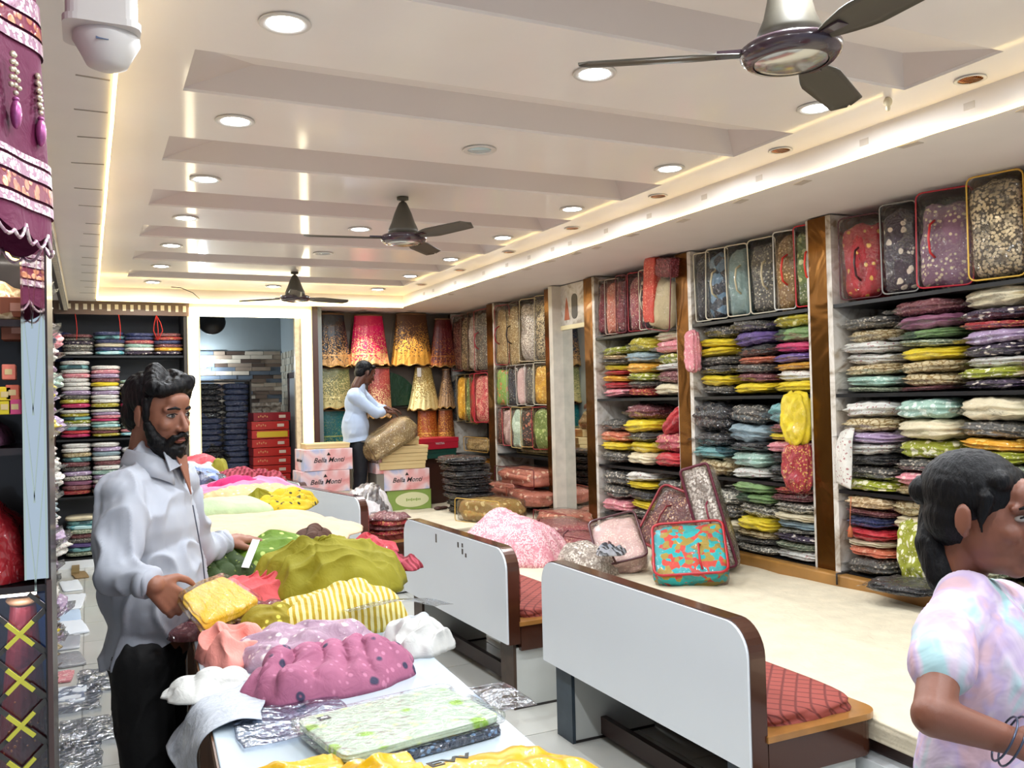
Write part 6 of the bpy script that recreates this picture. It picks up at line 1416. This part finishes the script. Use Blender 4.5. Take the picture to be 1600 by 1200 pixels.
# ---------------- shop assistant at the back
def man_two():
    B = Vector((2.60, 9.2, .462)); t = thing('person', 'man in a pale blue rolled-sleeve shirt bending over a bag at the back', 'person', B); inv = Matrix.Translation(-B); sk = skinmat('skin_back', '5a3526')
    Mh = Matrix.Translation(at(571, 583, y=9.2)) @ Euler((0, R(22), R(8))).to_matrix().to_4x4() @ Matrix.Scale(1.02, 4)
    A = lambda x, y, yy: at(x, y, y=yy)
    sr, sl = A(552, 618, 9.05), A(564, 614, 9.38); er, wr_ = A(588, 645, 9.0), A(603, 643, 9.02); el, wl = A(590, 640, 9.35), A(606, 638, 9.2)
    hr = hand(wr_, (1, .1, -.15), (0, -.2, 1), (0, 1, 0), .95, (.3, .4, .3), .1); hl = hand(wl, (1, -.3, -.2), (0, 0, 1), (0, -1, 0), .95, (.3, .4, .3), .1)
    T = lambda px, py: A(px, py, 9.2)
    neck = T(561, 606); chest = T(557, 632); waist = T(556, 668); hip = T(559, 690)
    body = xf(HEAD, Mh)+[('c', neck, chest, .055, .08), ('e', chest, (.11, .15, .15)), ('e', waist, (.11, .14, .15)), ('e', hip, (.10, .14, .1)), ('c', sr, er, .042, .036), ('c', er, wr_, .036, .026), ('c', sl, el, .042, .036), ('c', el, wl, .036, .026), ('c', sr, sl, .05, .05),
        ('c', hip+Vector((0, -.08, -.05)), (2.57, 9.12, .85), .07, .05), ('c', (2.57, 9.12, .85), (2.54, 9.12, .52), .05, .035), ('c', hip+Vector((0, .08, -.05)), (2.61, 9.29, .85), .07, .05), ('c', (2.61, 9.29, .85), (2.59, 9.29, .52), .05, .035)]+hr+hl
    skin('body', body, sk, t, .007, 2, inv); face_parts(t, inv @ Mh, M_hair)
    skin('hair', xf([('e', (-.030, 0, .046), (.098, .083, .080)), ('e', (-.060, 0, -.010), (.058, .074, .070)), ('c', (.05, -.04, .085), (.05, .04, .085), .022, .022), ('c', (.015, -.075, .04), (.015, -.075, -.01), .011, .007)], Mh), M_hair, t, .006, 1, inv, lambda p: .004*noise.noise(p*70))
    sm = shirtmat('shirt_paleblue', 'b0c0d8', .015)
    skin('shirt', [('e', chest, (.125, .178, .17)), ('e', waist+Vector((-.005, 0, .01)), (.142, .175, .24)), ('e', hip+Vector((-.01, 0, -.02)), (.142, .172, .18)), ('c', neck+Vector((.01, 0, .015)), chest, .060, .11), ('c', sr, er, .068, .055), ('c', er, er.lerp(wr_, .45), .055, .052), ('c', sl, el, .066, .054), ('c', el, el.lerp(wl, .45), .054, .05), ('c', sr, sl, .07, .07)], sm, t, .011, 3, inv, creases(8, .007, 9), [((0, 0, 1.21-.462), (.15, 0, -1))])
    skin('trousers', [('e', hip+Vector((0, 0, -.03)), (.115, .155, .12)), ('c', hip+Vector((0, -.08, -.03)), (2.57, 9.12, .85), .092, .075), ('c', (2.57, 9.12, .85), (2.54, 9.12, .55), .075, .062), ('c', hip+Vector((0, .08, -.03)), (2.61, 9.29, .85), .092, .075), ('c', (2.61, 9.29, .85), (2.59, 9.29, .55), .075, .062)], plain('trousers_navy', '12161f', .7, bs=.3, bd=.02, bscale=12), t, .011, 3, inv, creases(2, .005, 8), [((0, 0, .03), (0, 0, -1))])
    for x, y in ((2.55, 9.12), (2.60, 9.29)):
        skin('foot', [('c', (x-.02, y, .505), (x+.13, y-.01, .492), .035, .026)], sk, t, .008, 2, inv)
man_two()
gbag('tan gold garment bag tipped up under the hands of the man at the back', (2.93, 9.02, 1.10), (.34, .56, .26), F['tan_gold'], '6a5438', rot=(0, R(-30), 0), seed=4, inner=(.98, .98))
heap('teal_garment', 'teal garment behind the tan bag at the back', 'garment', (3.22, 9.75, 1.05), (.40, .26, .30), 0, PAL['T'][1], 3, fold=.2)
carton('brown carton carrying the tan bag at the back', (2.98, 9.42, ZP), (.30, .22, .78), M_brown, .1)
# ---------------- the girl at the right edge
def girl():
    B = Vector((1.46, 1.15, 0)); t = thing('person', 'girl with a long black ponytail in a pastel tie-dye t-shirt at the right edge', 'person', B); inv = Matrix.Translation(-B); sk = skinmat('skin_girl', '7c4b38')
    Mh = Matrix.Translation((1.436, 1.075, 1.378)) @ Euler((R(0), R(5), R(-69))).to_matrix().to_4x4() @ Matrix.Scale(.92, 4)
    yw = Euler((0, 0, R(-73))); A = lambda x, y, yy: at(x, y, y=yy)
    sr = A(1478, 990, 1.03); er = A(1458, 1118, .96); wr_ = A(1588, 1160, .90); sl = sr+Vector((.245, .075, 0)); el = sl+Vector((.04, .02, -.23)); wl = el+Vector((-.06, -.17, 0))
    c = (sr+sl)/2
    d_ = (wr_-er).normalized()
    hr = hand(wr_, d_+Vector((0, 0, -.05)), (0, -.7, .7), (0, .5, .8), .82, (.3, .4, .3), .08); hl = hand(wl, (-.5, -.8, 0), (0, -.3, 1), (0, -1, .3), .82)
    body = xf([('e', (-.012, 0, .033), (.090, .071, .079))]+HEAD[1:-1]+[('c', (-.02, 0, -.05), (-.03, .015, -.165), .045, .043)], Mh)+[('c', Mh @ Vector((-.03, .015, -.15)), (c.x-.02, c.y, c.z+.0), .040, .045), ('e', c+Vector((0, 0, -.10)), (.075, .115, .14), yw), ('e', c+Vector((0, 0, -.30)), (.075, .105, .15), yw), ('e', c+Vector((0, 0, -.42)), (.085, .12, .1), yw),
        ('c', sr, er, .034, .031), ('c', er, wr_, .033, .021), ('c', sl, el, .034, .030), ('c', el, wl, .031, .021), ('c', sr, sl, .036, .036),
        ('c', (1.44, 1.09, .72), (1.43, 1.08, .40), .062, .045), ('c', (1.43, 1.08, .40), (1.42, 1.08, .07), .042, .03), ('c', (1.53, 1.18, .72), (1.53, 1.18, .40), .062, .045), ('c', (1.53, 1.18, .40), (1.52, 1.18, .07), .042, .03)]+hr+hl
    skin('body', body, sk, t, .0045, 3, inv); face_parts(t, inv @ Mh, M_hair)
    strands = lambda p: .0018*noise.noise(Vector((p.x*140, p.y*140, p.z*40)))
    skin('hair', xf([('e', (-.019, 0, .040), (.096, .079, .083)), ('e', (-.042, 0, -.008), (.062, .0735, .070)), ('c', (.040, -.048, .070), (.040, .048, .070), .022, .022), ('c', (.028, -.068, .04), (.022, -.073, .0), .014, .009), ('c', (.020, -.0735, .0), (.024, -.0735, -.025), .006, .003), ('c', (.022, .068, .04), (.014, .075, .0), .014, .008)], Mh), M_hair, t, .0038, 2, inv, strands)
    tp_ = A(1484, 768, 1.15); pts = [tp_, A(1463, 792, 1.16), A(1462, 850, 1.15), A(1470, 900, 1.13), A(1474, 935, 1.12)]
    rs = [.018, .028, .036, .028, .006]; seg = [('c', pts[i], pts[i+1], rs[i], rs[i+1]) for i in range(4)]
    skin('ponytail', [('c', Mh @ Vector((-.10, -.01, .03)), tp_, .03, .018)]+seg+[('c', p+Vector((.0, -.02, -.01)), q+Vector((.01, -.02, 0)), .022, .018) for p, q in ((pts[1], pts[2]), (pts[2], pts[3]))], M_hair, t, .0045, 2, inv, lambda p: .003*noise.noise(Vector((p.x*120, p.y*120, p.z*22))))
    m, nt = newmat('tie_dye'); v, o = coords(nt, False); n = noi(nt, v, 9, 2, 1.0); n2 = noi(nt, v, 16, 3, 1)
    a = ramp(nt, n, [(.38, lin('a8c8cc')), (.47, lin('ccbccc')), (.55, lin('bca8c8')), (.64, lin('ccaab4'))]); nt.ln(mixc(nt, ramp(nt, n2, [(.70, B0), (.76, B1)]), a, lin('8c9cc8')), nt.b.inputs['Base Color']); nt.b.inputs['Roughness'].default_value = .85
    nt.ln(bump(nt, noi(nt, v, 10, 3, 1), .5, .015), nt.b.inputs['Normal'])
    ts = [('e', c+Vector((0, 0, -.085)), (.095, .140, .150), yw), ('e', c+Vector((.0, 0, -.27)), (.100, .135, .20), yw), ('e', c+Vector((0, 0, -.45)), (.115, .145, .15), yw), ('c', sr, sr.lerp(er, .42), .047, .051), ('c', sl, sl.lerp(el, .42), .052, .052), ('c', sr, sl, .046, .046), ('c', c+Vector((-.02, 0, .02)), sr+Vector((0, 0, -.01)), .058, .050), ('c', c+Vector((-.02, 0, .02)), sl, .058, .046), ('c', c+Vector((-.015, 0, .0)), c+Vector((-.018, 0, .03)), .075, .054)]
    lo = sr.lerp(er, .50)
    s = skin('t_shirt', ts, m, t, .005, 4, inv, creases(6, .004, 13), [((0, 0, c.z-.56), (0, 0, -1))])
    skin('leggings', [('e', c+Vector((0, 0, -.50)), (.095, .13, .12), yw), ('c', (1.44, 1.09, .72), (1.43, 1.08, .40), .075, .055), ('c', (1.43, 1.08, .40), (1.42, 1.08, .08), .055, .04), ('c', (1.53, 1.18, .72), (1.53, 1.18, .40), .075, .055), ('c', (1.53, 1.18, .40), (1.52, 1.18, .08), .055, .04)], plain('leggings', '3c3c54', .8), t, .008, 3, inv)
    # dark neck cord and wire bracelet
    nk = (Mh @ Vector((-.03, .015, -.155)))-B; MB().tube([nk+Vector((.052*cos(R(a)), .052*sin(R(a)), .018*sin(R(a+10)))) for a in range(0, 360, 15)], .0016, 5, True).build('neck_cord', M_dark, t, True)
    wc = er.lerp(wr_, .86)-B; u1 = d_.orthogonal().normalized(); u2 = d_.cross(u1)
    for k in (0, 1): MB().tube([wc+d_*(.012*k)+(u1*cos(R(a))+u2*sin(R(a)))*(.036+.004*k)+d_*.012*cos(R(a)) for a in range(0, 360, 15)], .0018, 5, True).build('bracelet', plain('bracelet_steel', '4c5468', .3, metal=.7), t, True)
    for x, y in ((1.43, 1.07), (1.53, 1.17)):
        skin('shoe', [('c', (x-.01, y, .04), (x+.08, y-.08, .03), .038, .03)], plain('shoe_pink', '9a5a6c', .5), t, .007, 2, inv, None, [((0, 0, .002), (0, 0, -1))])
girl()
